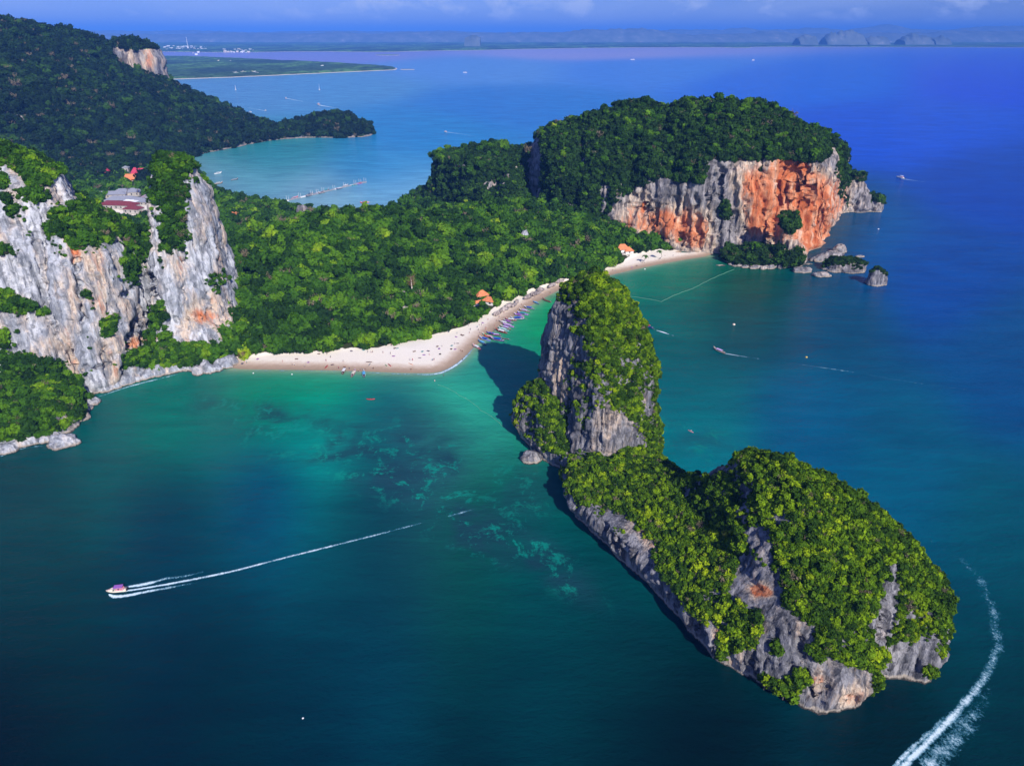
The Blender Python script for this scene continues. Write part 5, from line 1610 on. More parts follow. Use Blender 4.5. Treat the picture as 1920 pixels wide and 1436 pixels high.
def foam(label, pts, widths, strength, z=.05, world=False, group='boat wakes', name='wake', cross=7, rail=None):
    P = [Vector((*(q if world else G(*q)), z)) for q in pts]
    res, W, S_ = [], [], []
    n = 14
    for i in range(len(P) - 1):
        p0, p1, p2, p3 = P[max(i - 1, 0)], P[i], P[i + 1], P[min(i + 2, len(P) - 1)]
        for k in range(n):
            t = k / n
            res.append(.5 * ((2 * p1) + (-p0 + p2) * t + (2 * p0 - 5 * p1 + 4 * p2 - p3) * t * t + (-p0 + 3 * p1 - 3 * p2 + p3) * t ** 3))
            W.append(widths[i] * (1 - t) + widths[i + 1] * t); S_.append(strength[i] * (1 - t) + strength[i + 1] * t)
    res.append(P[-1]); W.append(widths[-1]); S_.append(strength[-1])
    V, F, A = [], [], []
    for i, p_ in enumerate(res):
        t = (res[min(i + 1, len(res) - 1)] - res[max(i - 1, 0)]).normalized(); nn = Vector((-t.y, t.x, 0))
        for j in range(cross):
            v = 2 * j / (cross - 1) - 1
            V.append(tuple(p_ + nn * v * W[i] / 2)); A.append(S_[i] * (1 - abs(v) ** 1.5 if rail is None else rail(v)))
    for i in range(len(res) - 1):
        for j in range(cross - 1):
            a = i * cross + j; F.append((a, a + 1, a + cross + 1, a + cross))
    me = mesh_np(name, V, F, [M_FOAM]); attr(me, 'foam', A)
    o = link(name, me); tag(o, label, None, group, 'stuff'); o.visible_shadow = True
    return o


foam('long white wake behind the racing speedboat', [(212, 1110), (240, 1107), (320, 1094), (430, 1072), (520, 1049), (620, 1024), (700, 1004), (792, 980)],
     [1.0, 1.6, 2.0, 2.0, 1.9, 1.9, 2.0, 1.6], [1.4, 1.3, 1.15, 1.0, .95, .9, .72, .5])
foam('spray thrown out on the near side of the racing speedboat', [(204, 1114), (215, 1118), (240, 1116), (275, 1109), (320, 1101), (370, 1092)], [.8, 2.6, 2.4, 2.4, 2.4, 2.0], [1.2, 1.4, 1.2, 1.0, .7, .25], z=.07)
foam('spray thrown out on the far side of the racing speedboat', [(222, 1105), (240, 1100), (262, 1097), (285, 1092), (310, 1085), (345, 1080), (385, 1071)], [.8, 1.8, 3.0, 2.6, 2.4, 2.2, 2.0], [1.0, 1.2, 1.2, 1.0, .8, .55, .2], z=.07)
foam('broken remains of the wake over the reef', [(840, 968), (862, 962), (895, 952)], [1.8, 2.2, 1.4], [.62, .66, .35])
foam('broad white wake curving round the islet, bright centre', [(1690, 1440), (1730, 1400), (1770, 1360), (1808, 1318), (1840, 1280), (1862, 1240), (1870, 1200), (1862, 1150), (1850, 1115), (1830, 1080), (1795, 1045), (1740, 1010)], [3.0, 3.4, 3.6, 3.8, 4.2, 5, 6, 6.5, 7, 7, 7, 7],
     [1.12, 1.1, 1.0, .9, .76, .68, .60, .5, .42, .36, .3, .2])
foam('ragged left edge of the broad wake', [(1675, 1440), (1700, 1412), (1726, 1388), (1752, 1364), (1778, 1335)], [1.8, 2.4, 2.4, 2.2, 1.6], [.95, .9, .8, .6, .3], z=.07)
foam('milky churned right flank of the broad wake', [(1735, 1440), (1775, 1400), (1806, 1364), (1835, 1322), (1856, 1280)], [10, 9.5, 8.5, 7.0, 5], [.72, .66, .58, .46, .3], z=.06)
foam('short bright wake of the longtail behind the tower', [(1231, 619.5), (1243, 623), (1256, 627.5)], [1.0, 2.4, 1.6], [1.3, 1.3, .8])
foam('faint old wake trailing right of the short bright one', [(1256, 627.5), (1300, 640), (1337, 652)], [1.8, 1.6, 1.2], [.45, .3, .25])
foam('thin wake behind the slim longtail', [(1357, 662), (1375, 665.5), (1410, 671), (1460, 678), (1504, 684)], [1.2, 1.3, 1.8, 2.0, 2], [1.3, 1.0, .5, .32, .42])
foam('broken light patch of the slim longtail wake', [(1500, 683), (1546, 690), (1600, 698)], [2, 3, 2.4], [.35, .6, .5])
foam('faintest outer end of the slim longtail wake', [(1630, 703), (1680, 712), (1760, 724), (1812, 731)], [2, 2.5, 2.5, 2.5], [.38, .42, .3, .36])
foam('wake of the speedboat alone on the open sea', [(1690, 335.5), (1702, 337), (1730, 341), (1790, 348), (1850, 353), (1918, 362)], [3.5, 3.5, 4, 5, 6, 7], [1.4, 1.1, .5, .35, .3, .25])
foam('wake of the cruiser in the far bay', [(600, 198), (640, 204), (700, 209), (780, 214)], [14, 10, 12, 12], [1.3, .5, .4, .28])
foam('upper wake in the far bay', [(537, 185), (575, 192), (592, 195)], [10, 8, 8], [1.2, .6, .4])
foam('wake near the hill foot in the far bay', [(470, 211), (440, 208), (400, 202)], [7, 6, 6], [1.2, .7, .4])
foam('second wake near the hill foot in the far bay', [(498, 208.5), (460, 201), (410, 190), (360, 175)], [6, 6, 8, 8], [1.1, .6, .4, .3])
foam('wake off the left shoulder of the headland', [(836, 248), (860, 251), (893, 256)], [6, 4.5, 4], [1.3, .8, .6])
foam('wake of the red boat in the east bay', [(688, 381), (710, 377), (735, 373), (765, 364)], [2, 2, 2.4, 2.5], [1.0, .6, .45, .3])
SURF = [G(x_, y_) for x_, y_ in [(436, 694), (500, 695), (560, 695.5), (640, 696.5), (700, 699), (780, 702), (818, 701), (843, 692), (869, 673.5), (893, 646.5)]]
foam('thin line of breaking surf along the straight beach', SURF, [2.0, 2.2, 2.4, 2.4, 2.6, 2.8, 3.6, 4.2, 3.6, 2.0], [.42, .45, .5, .5, .6, .66, .95, 1.05, .95, .4], world=True, name='surf', group='surf lines')
foam('thin line of breaking surf along the far curve of the beach', [G(x_, y_ + .8) for x_, y_ in [(1141, 517.5), (1200, 503.5), (1250, 493.5), (1295, 485.5)]], [2.2, 2.4, 2.4, 2], [.42, .5, .45, .3], world=True, name='surf', group='surf lines')
foam('surf washing the foot of the pale massif', [G(x_, y_) for x_, y_ in [(185, 744), (235, 727), (275, 716), (320, 705), (345, 698), (372, 701), (430, 694)]], [2.4, 3, 3.4, 2.6, 2, 2, 2], [.5, .75, .85, .6, .4, .5, .4], world=True, name='surf', group='surf lines')
foam('surf on the rocks at the left edge', [G(x_, y_) for x_, y_ in [(0, 856), (25, 845), (60, 838), (95, 834)]], [3, 3, 2.4, 2], [.8, .6, .6, .3], world=True, name='surf', group='surf lines')


# ------------------------------------------------------------------ buildings
def house(label, cx, cy, L, W, Hh, rz, roof, wall=None, z=None, kind='hip', rise=None, nwin=3, group='buildings among the trees', cat='house', name='house', pxz=4.0, wings=0):
    x, y = G(cx, cy, pxz)
    z = land_z(x, y) if z is None else z
    t = empty(name, (x, y, z - .3), rz, label, cat, group)
    wall = wall or M_WALL_W
    MB().box((0, 0, Hh / 2), (L, W, Hh)).build('wall', wall, t)
    o = .9; rise = rise or W * .32
    a, b = L / 2 + o, W / 2 + o; r = (a - b * .9 if kind == 'hip' else a); r = max(r, .3)
    zt = Hh + rise; zb = Hh - .15
    m = MB()
    m.quad((-a, -b, zb), (a, -b, zb), (r, 0, zt), (-r, 0, zt)).quad((a, b, zb), (-a, b, zb), (-r, 0, zt), (r, 0, zt))
    m.quad((a, -b, zb), (a, b, zb), (r, 0, zt)).quad((-a, b, zb), (-a, -b, zb), (-r, 0, zt)).quad((-a, b, zb - .03), (a, b, zb - .03), (a, -b, zb - .03), (-a, -b, zb - .03))
    rf = m.build('roof', roof, t)
    MB().box((0, 0, zt + .05), (2 * r + .3, .35, .25)).build('ridge_cap', roof, rf)
    for i in range(nwin):
        wx = -L / 2 + L * (i + .5) / nwin
        MB().box((wx, -W / 2 - .04, Hh * .55), (min(1.6, L / nwin * .5), .1, Hh * .36)).build('window', M_GLASS, t)
    MB().box((L / 2 + .04, 0, Hh * .38), (.1, 1.1, Hh * .7)).build('door', P_['wood'], t)
    return t


house('white house with a faded violet hip roof in a gap of the beach forest', 756, 578, 9, 7, 4.6, .12, M_TILE_V, nwin=3, rise=2.8)
house('small white annex beside the violet roofed house', 771, 575, 4, 4, 4.0, .12, P_['white'], nwin=1, rise=1.0, cat='annex')
house('larger orange tiled house half hidden behind the beach trees', 903, 563, 10, 8, 4.0, .5, M_TILE_O, rise=3.4)
house('lower orange tiled house right of the larger orange roof', 917, 568, 9, 7, 3.4, -.4, M_TILE_O, rise=2.8, nwin=2)
house('long narrow orange roofed arcade left of the orange houses', 886, 573, 14, 3, 2.6, .45, M_TILE_O, rise=1.2, nwin=4, kind='gable', cat='arcade')
house('little cream hut between two layered beach trees', 813, 592, 5, 4, 3.0, .2, P_['cream'], rise=1.4, nwin=1, cat='hut')
house('broad orange roofed pavilion close to the far beach', 1166, 475, 13, 9, 3.2, .2, M_TILE_O, rise=4.2, nwin=2, cat='pavilion')
house('smaller orange roof adjoining the broad pavilion', 1178, 476, 8, 7, 3.0, .2, M_TILE_O, rise=3.2, nwin=1, cat='pavilion')
house('pink plastered house with an orange roof in the hillside forest', 441, 410, 13, 9, 6, .1, M_TILE_O, P_['pink'], rise=3.5)
house('small green roofed house right of the pink one', 473, 419, 9, 7, 3.5, .1, P_['mint'], rise=2, nwin=1)
# the resort seen between the two peaks
M_WALL_R = plain('resort_plaster', (0.40, 0.37, 0.34), 0.85, 0, .25, .15)
for lb, a_, b_, L_, W_, H_, rz, rf in [
        ('long grey roofed resort hall, farthest of the resort', 207, 369, 44, 14, 5, .10, M_TILE_G), ('grey resort hall with the highest ridge in the middle of the row', 240, 366, 34, 16, 6, .22, M_TILE_G),
        ('wide grey resort roof in front of the highest one', 232, 379, 40, 16, 5, -.02, M_TILE_G), ('grey resort roof at the right end near the peak', 262, 382, 36, 15, 5, -.2, M_TILE_G),
        ('small violet roofed block behind the right end of the resort', 281, 374, 18, 10, 5, .1, M_TILE_V), ('long maroon roofed wing with a white balcony front', 226, 390, 46, 15, 6, -.16, M_TILE_R),
        ('maroon roofed end block right of the long maroon wing', 252, 398, 20, 13, 6, -.2, M_TILE_R), ('white walled block between grey and maroon roofs', 246, 385, 18, 8, 6, -.2, P_['white']),
        ('long white pavilion beyond the resort to the left', 176, 330, 44, 10, 5, .05, P_['white']), ('tall crimson roofed hall over a cream base, left of its twin', 202, 330, 9, 8, 6, .1, M_TILE_P),
        ('bright crimson pyramid roof over a white base, right of its twin', 256, 331, 11, 9, 6, .1, M_TILE_P), ('low crimson roof adjoining the bright pyramid roof', 268, 331, 16, 9, 5, .1, M_TILE_P),
        ('pale orange roofed lodge below the crimson pyramid', 248, 341, 22, 9, 4, .1, M_TILE_O), ('small white turret house between the crimson roofs', 238, 324, 9, 9, 9, .1, P_['grey']),
        ('small crimson roofed house close to the mangroves', 334, 313, 14, 10, 5, .1, M_TILE_P), ('small white house in the trees above the resort', 292, 324, 9, 8, 5, .1, P_['white'])]:
    house(lb, a_, b_, L_, W_, H_, rz, rf, M_WALL_R, nwin=max(2, int(L_ / 6)), rise=W_ * (.9 if 'pyramid' in lb or 'tall crimson' in lb else .24), group='resort buildings beyond the peaks', cat='resort building', name='resort_building', z=3.4)
    if 'balcony' in lb:
        x, y = G(a_, b_, 4)
# far town
rg = np.random.default_rng(44)
town = [(305 + rg.uniform(0, 40), 89 + rg.uniform(-2, 5)) for _ in range(40)] + [(345 + rg.uniform(0, 45), 90 + rg.uniform(-2, 4)) for _ in range(24)] + [(420 + rg.uniform(0, 55), 95 + rg.uniform(-2, 4)) for _ in range(34)] + \
       [(436 + rg.uniform(0, 50), 136 + rg.uniform(-1.5, 2)) for _ in range(22)] + [(605, 124), (608, 123), (603, 124.5), (551, 127), (362, 100), (372, 99), (368, 103)] + \
       [(400 + rg.uniform(0, 40), 115 + rg.uniform(-1, 1)) for _ in range(5)]
_tw = {}
for i, (a_, b_) in enumerate(town):
    x, y = G(a_, b_, 8)
    k = i % 3
    if k not in _tw:
        m = MB().box((0, 0, 5), (20, 12, 10)); m.loft([[(-11, -7, 10), (-11, 7, 10), (-11, 0, 12 + k)], [(11, -7, 10), (11, 7, 10), (11, 0, 12 + k)]])
        _tw[k] = m.mesh('town_house', P_['white'] if k != 1 else P_['cream'])
    o = link('town_house', _tw[k], None, (x, y, 6), (0, 0, rg.uniform(-.5, .5)))
    s_ = rg.uniform(.35, .9) * y / 5600.0 * (1 if y > 6000 else .8); o.scale = (s_, s_, s_ * .9)
    zone = ('the hazy town behind the rock tower' if b_ < 106 else 'the near shore of the far bay')
    tag(o, 'tiny pale building in ' + zone, 'building', 'buildings of ' + zone)
for a_, b_, h_ in [(353, 92, 150), (1355, 72, 260)]:
    x, y = G(a_, b_, 8)
    t = empty('radio_mast', (x, y, 8), 0, 'thin pale mast rising from the hazy ' + ('town' if a_ < 900 else 'coast on the right'), 'mast')
    MB().tube([(0, 0, 0), (0, 0, h_)], [h_ * .03, h_ * .012], 5).build('pole', P_['white'], t); MB().box((0, 0, h_ * .1), (h_ * .12, h_ * .12, h_ * .2)).build('base', P_['white'], t)


# ------------------------------------------------------------------ loose rocks
def boulder(label, cx, cy, rx, ry, h, rz=0.0, seed=1, mat=None, group='rocks standing in the water', n=26, veg=0.0, name='boulder', cat='rock', z0=0.0, slab=0.0, world=None):
    bm = bmesh.new(); bmesh.ops.create_icosphere(bm, subdivisions=4 if rx > 5 else 3, radius=1)
    V = np.array([v.co[:] for v in bm.verts]); F = np.array([[v.index for v in f.verts] for f in bm.faces]); bm.free()
    q = V + seed * 3.1
    r = 1 + .42 * fbm(q, .9, 2, seed) + .36 * fbm(q, .55, 3, seed + 3, ridged=True)
    P = V * r[:, None]
    P[:, 2] = np.sign(P[:, 2]) * np.abs(P[:, 2]) ** .8
    P[:, 2] += slab * P[:, 0]
    P = P * [rx, ry, h * .92]
    P[:, 2] = np.where(P[:, 2] < 0, P[:, 2] * .5, P[:, 2])
    c_, s_ = math.cos(rz), math.sin(rz)
    P = np.stack([P[:, 0] * c_ - P[:, 1] * s_, P[:, 0] * s_ + P[:, 1] * c_, P[:, 2]], 1)
    F4 = np.hstack([F, F[:, 2:3]])
    N = np.zeros_like(P); nn = np.cross(P[F[:, 1]] - P[F[:, 0]], P[F[:, 2]] - P[F[:, 0]])
    for k in range(3): np.add.at(N, F[:, k], nn)
    N /= np.linalg.norm(N, axis=1)[:, None]
    P = P + N * (.17 * min(rx, ry) * fbm(P + seed * 9, (rx * .22, ry * .22, h * .6), 3, seed + 9, ridged=True))[:, None]
    me = mesh_np(name, P, F, [mat or M_ROCK])
    vg = np.clip(veg * sstep(.45, .8, N[:, 2]) * sstep(.25, .5, P[:, 2] / h), 0, 1)
    attr(me, 'veg', vg); attr(me, 'stain', np.full(len(P), .12))
    x, y = world or G(cx, cy)
    o = link(name, me, None, (x, y, z0)); tag(o, label, cat, group)
    if veg:
        Pw = P + np.array([x, y, z0])
        return o, (Pw, F4, N, vg)
    return o


boulder('long pale slab rock lying tilted off the fang under the orange cliff', 1549, 488, 15, 5, 7, .25, 3, M_ROCK_F, slab=.35)
boulder('square pale block at the raised end of the long slab rock', 1574, 473, 6, 4.5, 7, .3, 4, M_ROCK_F)
boulder('low pale ledge joined to the green topped rock', 1565, 489, 11, 2.4, 2.4, .15, 5, M_ROCK_F)
_, S_B1 = boulder('broad rock with a green crest, biggest of those off the headland', 1581, 507, 15, 8.5, 10, -.25, 6, M_ROCK_F, veg=1.3)
_, S_B2 = boulder('tall dark rock with a tuft of green, farthest right', 1640, 533, 6.5, 5.5, 13, -.3, 7, M_ROCK, veg=1.0)
boulder('low jagged grey rock left of the green crested one', 1540, 518, 7, 3.5, 3.6, -.1, 8, M_ROCK_F)
boulder('jagged grey rock at the foot of the fang', 1504, 510, 7, 4, 4.2, -.1, 9, M_ROCK_F)
boulder('small knobbly rock touching the fang', 1489, 501, 4, 3.4, 4.5, .3, 10, M_ROCK_F)
boulder('tiny dark rock awash behind the green crested rock', 1612, 482, 4, 2, 1.4, .1, 11, M_ROCK)
boulder('thin pale ledge awash between fang and slab', 1514, 496, 4.5, 1.2, .7, .2, 12, M_ROCK_F)
boulder('tiny pale ledge awash left of the green foot', 1351, 498, 4, 1.2, .7, .0, 13, M_ROCK_F)
for i, (a_, b_) in enumerate([(1372, 497), (1383, 499), (1400, 502), (1415, 503.5), (1432, 504.5), (1447, 504), (1462, 502.5), (1476, 501)]):
    boulder('pinkish shore rock at the foot of the green patch below the cliff', a_ + 3 * math.sin(i * 2.3), b_, 3.2 + 2.2 * math.sin(i * 1.7) ** 2, 2.0, 1.6 + 2.2 * math.sin(i * 2.9) ** 2, .1 * i, 30 + i, M_ROCK_F, group='shore rocks under the green foot of the headland')
boulder('big flat topped boulder off the shelf at the left edge', 119, 833, 6.5, 4.5, 4.6, .1, 14, M_ROCK_M, slab=-.1)
boulder('hollowed grey boulder touching the green shelf at left', 112, 806, 7, 4.5, 7.5, .6, 15, M_ROCK)
boulder('round pale boulder at the corner where shelf meets massif', 172, 757, 3.6, 3, 3.4, .2, 16, M_ROCK_M)
boulder('smaller dark boulder below the round pale one', 160, 768, 3.4, 2.6, 3.0, .5, 17, M_ROCK)
boulder('dark boulder at the shelf end close to the chasm wall', 152, 786, 4, 3, 4, .5, 18, M_ROCK)
boulder('pale rock at the dark foot of the knoll behind the tower', 996, 862, 4.5, 3.4, 4.6, .3, 19, M_ROCK, group='rocks by the islet')
for i, (a_, b_, s_) in enumerate([(10, 852, 5), (28, 844, 4.5), (48, 838, 5), (70, 833, 5.4), (92, 830, 4.6)]):
    boulder('grey shore boulder under the trees of the left shelf', a_, b_ - 6, s_, 3.4, 4.2, .2 * i, 50 + i, M_ROCK_M, group='boulders along the left shelf')
for i, (a_, b_, s_) in enumerate([(196, 735, 4.5), (216, 729, 4), (238, 722, 5), (262, 714, 5.5), (284, 708, 5), (304, 703, 5.2), (322, 697, 4.5), (372, 701, 4.8), (388, 698, 5.4), (404, 697, 4), (420, 690, 5.4), (433, 686, 4)]):
    boulder('grey shore boulder along the foot of the massif', a_, b_ - 3, s_, 3.2, 3.4 + 1.4 * (i % 3), .3 * i, 70 + i, M_ROCK_M, group='boulders along the foot of the massif')
# pinkish rock band behind the beach
M_LEDGE = rock_material('ledge_rock', 1.2, grey=(0.40, 0.33, 0.31), pale=(0.66, 0.56, 0.53), dark=(0.16, 0.13, 0.13))
for i in range(26):
    t_ = i / 25
    a_ = 930 + 122 * t_; b_ = 586 - 62 * t_ + 2.0 * math.sin(i * 2.1)
    if 972 < a_ < 984 or 1020 < a_ < 1032: continue
    x, y = G(a_, b_, 3)
    boulder('pinkish rock of the low ledge at the back of the beach', 0, 0, 2.9 + 1.3 * math.sin(i * 1.3), 1.2, 1.5 + .8 * math.sin(i * 2.7), .95 + .2 * math.sin(i), 120 + i, M_LEDGE, group='rock ledge behind the beach', world=(x, y), z0=2.2)
x, y = G(604, 447, 34)
_, S_OUT = boulder('pale limestone outcrop standing out of the hillside forest', 0, 0, 7.5, 6, 22, .2, 24, M_ROCK_M, veg=.5, world=(x, y), z0=26, name='outcrop', cat='outcrop', group='outcrops in the forest')
x, y = G(983, 465, 20)
boulder('small grey outcrop in the forest below the gorge', 0, 0, 4, 3, 12, .2, 25, M_ROCK_M, world=(x, y), z0=land_z(x, y) - 1, name='outcrop', cat='outcrop', group='outcrops in the forest')
x, y = G(567, 398, 14)
boulder('pinkish outcrop on the crest near the pier', 0, 0, 8, 6, 17, .2, 27, M_ROCK_F, world=(x, y), z0=land_z(x, y) - 1, name='outcrop', cat='outcrop', group='outcrops in the forest')

# ------------------------------------------------------------------ people, mats and parasols on the sand
BW = [('white', 'people in white'), ('navy', 'people in navy'), ('red', 'people in red'), ('black', 'people in black'), ('skin', 'bare chested people'), ('teal', 'people in teal')]
people_px = [(635, 689, 0), (643.5, 678, 0), (645, 688, 0), (672, 694, 0), (676, 692, 0), (680, 692, 0), (685, 691, 0), (623, 682, 1), (620, 671, 1), (769, 676, 0), (774, 676.5, 0), (771, 692, 0), (811, 676.5, 0), (814, 675.5, 0),
             (787, 672, 1), (795, 667, 1), (805.5, 667, 1), (792, 661.5, 1), (803, 660, 1), (777, 661.5, 1), (732.5, 666, 1), (738, 669, 1), (740, 656, 1), (745, 656, 1), (734, 652, 0), (696, 663.5, 0), (699, 663, 0), (690, 663, 0), (718.5, 664, 0),
             (682, 659, 1), (659, 660, 1), (820, 651, 1), (829, 651, 1), (823.5, 655, 1), (825, 664, 1), (847, 648, 1), (853, 645, 1), (846, 654, 1), (858, 643.5, 1), (853, 654, 1), (864, 657.5, 0), (867, 658, 0), (867.5, 673, 0), (865, 628, 1),
             (857, 627, 1), (855, 632, 1), (868, 629, 1), (879, 612, 0), (882, 619, 0), (880, 625, 0), (895, 614, 0), (897, 619, 0), (899, 610, 0), (903, 610, 0), (900, 623, 0), (911, 616.5, 0), (911, 613, 0), (927, 619, 0), (927, 610, 0),
             (931, 601, 0), (936, 594, 0), (898, 629, 0), (902, 634, 0), (887, 648, 0), (945, 586, 1), (978, 571, 0), (454, 680, 1), (459, 679, 0), (462.5, 680, 0), (483, 673, 1), (530, 678, 0), (548, 684, 0), (552, 684, 0), (556, 673, 1),
             (571, 686, 0), (578, 678, 1), (611.5, 677, 1), (620, 671, 0), (623, 682, 1), (598, 664.5, 1), (613.5, 666, 1), (832, 702, 0), (815, 712, 0), (1120, 517, 0), (1133, 511, 1), (1149, 507, 0), (1153, 506, 1), (1205, 493, 0), (1211, 487, 1),
             (1229, 482, 1), (1238, 484, 1), (1247, 481, 0), (1262, 480, 1), (1185, 500, 1), (1194, 497, 1), (1060, 533, 1), (1032, 548, 0), (1075, 527, 0), (1003, 557, 0), (905, 605, 1), (915, 600, 1), (700, 690, 0), (655, 690, 0)]
rg = np.random.default_rng(9)
mat_m = {}
for i, (a_, b_, kind) in enumerate(people_px):
    x, y = G(a_, b_, 1.2)
    z = max(land_z(x, y), -.6)
    col, lab = BW[int(rg.integers(0, 6))]
    where = 'left' if a_ < 600 else 'middle' if a_ < 780 else 'widest' if a_ < 960 else 'far'
    if kind == 0 or i % 4 == 0:
        person('person standing in %s on the %s part of the sand' % ({'skin': 'swimwear'}.get(col, col), where), (x, y, z - .02), rg.uniform(0, 6.28), col, shorts=('navy', 'red', 'black')[i % 3], s=1.1)
    else:
        cm = ('navy', 'brown', 'grey', 'purple', 'black', 'teal')[i % 6]
        if cm not in mat_m: mat_m[cm] = MB().box((0, 0, .04), (2.1, 1.5, .08)).mesh('beach_mat', P_[cm])
        o = link('beach_mat', mat_m[cm], None, (x, y, z + .03), (0, 0, rg.uniform(0, 6.28)))
        tag(o, '%s beach mat spread on the %s part of the sand' % (cm, where), 'mat', 'mats on the sand')
        person('person lying on a %s mat, %s part of the sand' % (cm, where), (x + .95 * math.cos(o.rotation_euler.z), y + .95 * math.sin(o.rotation_euler.z), z + .22), o.rotation_euler.z, 'skin', True)

# ------------------------------------------------------------------ palms, dead tree
M_FROND = leaf_material('palm_fronds', [(0, (.02, .06, .01)), (.5, (.05, .12, .015)), (1, (.12, .20, .02))])


def palm_mesh(seed):
    rg = np.random.default_rng(seed); m = MB()
    for k in range(17):
        a = 6.283 * k / 17 + rg.uniform(-.15, .15); el = rg.uniform(-.5, 1.0); L = rg.uniform(2.6, 3.5)
        pts = []
        for j in range(5):
            t = j / 4; pts.append(Vector((math.cos(a) * L * t, math.sin(a) * L * t, L * (.45 * el * t - .62 * t * t * (1.1 - .3 * el)))))
        sd = Vector((-math.sin(a), math.cos(a), 0))
        for j in range(4):
            w0 = .5 * math.sin(math.pi * (.08 + .84 * j / 4)); w1 = .5 * math.sin(math.pi * (.08 + .84 * (j + 1) / 4))
            for s_ in (-1, 1):
                m.quad(pts[j], pts[j + 1], pts[j + 1] + sd * s_ * w1 - Vector((0, 0, w1 * .5)), pts[j] + sd * s_ * w0 - Vector((0, 0, w0 * .5)))
    return m.mesh('palm_crown', M_FROND)


PM = [palm_mesh(i) for i in range(3)]
TR = [MB().tube([(0, 0, 0), (.3, 0, .35), (.2, .1, .7), (0, 0, 1)], [.025, .018, .016, .014], 6).mesh('palm_trunk', M_BARK)]
palms_px = [(500, 386, 12), (470, 388, 11), (484, 384, 12), (546, 396, 9), (630, 398, 13), (640, 392, 14), (644, 400, 12), (650, 404, 11), (654, 396, 13), (663, 404, 11), (670, 394, 15), (674, 398, 12), (682, 397, 12), (698, 397, 10), (705, 402, 10),
            (713, 396, 11), (720, 402, 9), (728, 398, 10), (736, 402, 10), (745, 396, 10), (752, 400, 9), (760, 398, 10), (778, 392, 9), (790, 391, 9), (626, 406, 9), (716, 405, 8), (300, 350, 15), (285, 352, 14), (270, 350, 13), (258, 354, 14),
            (240, 352, 14), (225, 350, 13), (210, 353, 14), (196, 350, 13), (310, 342, 12), (182, 352, 12), (1236, 470, 9), (1210, 478, 8)]
for i, (a_, b_, h_) in enumerate(palms_px):
    x, y = G(a_, b_ + 4, h_ * .85)
    z = land_z(x, y); z = z if abs(z) < 30 else 3
    t = empty('palm_tree', (x, y, z), rg.uniform(0, 6), 'coconut palm ' + ('by the resort beyond the peaks' if a_ < 320 else 'on the shore of the east bay' if a_ < 900 else 'behind the far beach'), 'palm',
              'palms ' + ('at the resort' if a_ < 320 else 'on the east shore' if a_ < 900 else 'at the far beach'))
    tr = link('trunk', TR[0], t); tr.scale = (h_ * 1.1, h_ * 1.1, h_)
    cr = link('crown', PM[i % 3], t, (0, 0, h_)); s_ = rg.uniform(.9, 1.25); cr.scale = (s_,) * 3
x, y = G(770, 515, 30)
t = empty('dead_tree', (x, y, land_z(x, y) - 1), 0, 'bare grey brown dead tree with a pale trunk rising above the forest', 'dead tree')
MB().tube([(0, 0, 0), (.2, 0, 8), (0, .2, 17)], [.7, .5, .25], 7).build('trunk', P_['cream'], t)
br = MB()
for k in range(70):
    a = rg.uniform(0, 6.28); z0 = rg.uniform(9, 17); L = rg.uniform(2.0, 4.6); p0 = Vector((0, 0, z0)); p1 = p0 + Vector((math.cos(a) * L * .6, math.sin(a) * L * .6, L * .25)); p2 = p0 + Vector((math.cos(a + .4) * L, math.sin(a + .4) * L, L * .75))
    br.tube([p0, p1, p2], [.14, .09, .04], 4)
br.build('branches', P_['wood'], t)


def single_trees(o, P, sz, rg, pset, limit):
    """the plants that show largest in the view become trees of their own"""
    d = np.linalg.norm(P - np.array([0, 0, CAM_H]), axis=1)
    order = np.argsort(-(sz / d))[:limit]
    rest = np.setdiff1d(np.arange(len(P)), order)
    nm = o.name; lb = o['label']
    bpy.data.objects.remove(o)
    o2 = scatter_object('tree_cover', P[rest], sz[rest], rg, pset); tag(o2, lb, 'shrubs', None, 'stuff')
    trunk = MB().tube([(0, 0, -.9), (.06, .02, -.2), (0, 0, .55)], [.10, .07, .04], 6).mesh('tree_trunk', M_BARK)
    for i in order:
        x, y, z = P[i]
        big = 'broad' if sz[i] > 1.75 else 'small'
        if y > 288:
            w = 'knoll behind the tower' if x < 24 else 'steep tower of the islet'
        elif y > 252: w = 'low neck joining tower and dome'
        elif y > 205: w = 'far crest of the islet dome' if x > 75 else 'shaded left flank of the islet dome'
        else: w = 'sunny front slope of the islet dome' if x > 80 else 'left edge of the islet dome'
        t = empty('tree', (x, y, z), rg.uniform(0, 6.28), '%s leafy tree on the %s' % (big, w), 'tree', 'trees on the ' + w)
        s = sz[i]
        c = link('crown', pset[1][int(rg.integers(0, len(pset[1])))], t); c.scale = (s * rg.uniform(.85, 1.15), s * rg.uniform(.85, 1.15), s * rg.uniform(.8, 1.2))
        k = link('trunk', trunk, t); k.scale = (s, s, s)


CLEARINGS = [(757, 580, 17, 12), (772, 578, 8, 9), (903, 567, 19, 11), (917, 572, 13, 9), (886, 577, 14, 7), (813, 595, 6, 7), (1168, 480, 17, 9), (441, 414, 10, 9), (473, 422, 7, 7),
             (243, 384, 60, 26), (177, 331, 24, 7), (203, 329, 10, 12), (256, 330, 16, 12), (248, 343, 10, 6), (238, 322, 5, 8), (334, 313, 9, 7)]


def in_clearing(P):
    """trees that would stand on or right in front of a building"""
    px, py, _ = proj(P + np.array([0, 0, 2.5]))
    k = np.zeros(len(P), bool)
    for a, b, rx, ry in CLEARINGS:
        k |= ((px - a) / rx) ** 2 + ((py - b) / ry) ** 2 < 1
    return k


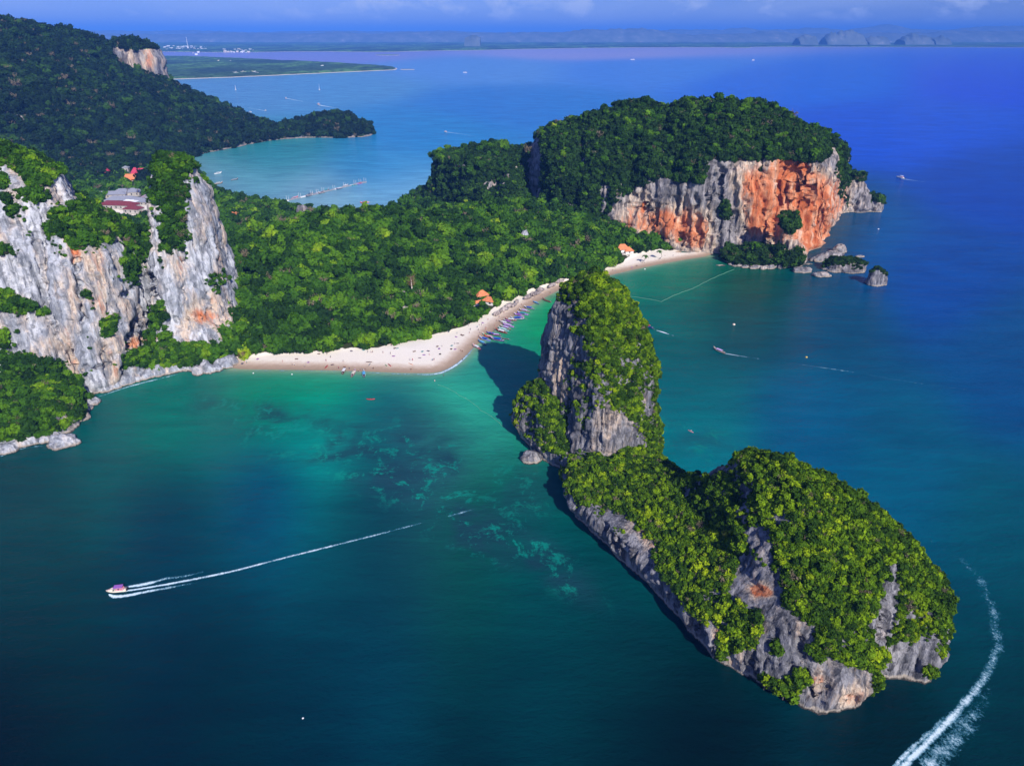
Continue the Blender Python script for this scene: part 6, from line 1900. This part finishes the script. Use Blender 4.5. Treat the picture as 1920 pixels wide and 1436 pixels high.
def plants():
    o, P, sz = plant(S_ISLET, 'bushes and small trees covering the islet dome and tower', 'shrubs', 1.65, SET_I, 11, thr=0.55, gap=.74, var=(.45, 1.6))
    single_trees(o, P, sz, np.random.default_rng(5), SET_I, 300)
    plant(S_ISLET, 'low shrubs in the cracks of the islet walls', 'shrubs', 0.95, SET_I, 21, thr=0.36, soft=.5, dens=.5, var=(.5, 1.3), name='shrub_cover')
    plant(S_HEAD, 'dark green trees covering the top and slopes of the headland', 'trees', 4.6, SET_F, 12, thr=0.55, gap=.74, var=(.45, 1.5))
    plant(S_HEAD, 'shrubs clinging to the headland walls', 'shrubs', 2.4, SET_F, 22, thr=0.36, soft=.5, dens=.5, var=(.5, 1.3), name='shrub_cover')
    plant(S_WALL, 'trees and bushes on the ledges of the pale massif', 'trees', 3.1, SET_M, 13, thr=0.55, gap=.74, var=(.45, 1.5))
    plant(S_WALL, 'shrubs clinging to the pale massif', 'shrubs', 1.6, SET_M, 23, thr=0.42, soft=.4, dens=.35, var=(.5, 1.3), name='shrub_cover')
    plant(S_LAND, 'dense forest between the two beaches', 'trees', 4.8, SET_M, 14, thr=0.5, lift=.35, gap=.72, var=(.45, 1.7), skip=lambda P: in_clearing(P) | ((P[:, 0] < -330 - 0.35 * (P[:, 1] - 400)) & (P[:, 1] < 800)))
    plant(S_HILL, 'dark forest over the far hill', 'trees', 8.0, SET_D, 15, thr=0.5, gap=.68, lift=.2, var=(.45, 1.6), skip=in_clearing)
    plant(S_LAND, 'taller trees standing above the beach forest', 'trees', 5.0, SET_M, 24, thr=0.8, dens=.03, lift=1.2, gap=.8, var=(.6, 1.5), skip=lambda P: in_clearing(P) | (P[:, 0] < -330))
    plant(S_HILL, 'taller pale trees scattered over the far hill', 'trees', 7.0, SET_F, 25, thr=0.8, dens=.03, lift=.9, gap=.8, var=(.6, 1.4))
    plant(S_HEAD, 'paler trees scattered over the headland', 'trees', 4.2, SET_M, 26, thr=0.7, dens=.04, lift=.8, gap=.8, var=(.6, 1.3))
    plant(S_CRAG, 'trees on the cap of the rock tower', 'trees', 9.0, SET_D, 16, thr=0.5)
    for sf, k in ((S_B1, 31), (S_B2, 32), (S_OUT, 33)):
        plant(sf, 'shrubs on a rock', 'shrubs', 1.8, SET_F, k, thr=.45, name='shrub_cover')


plants()
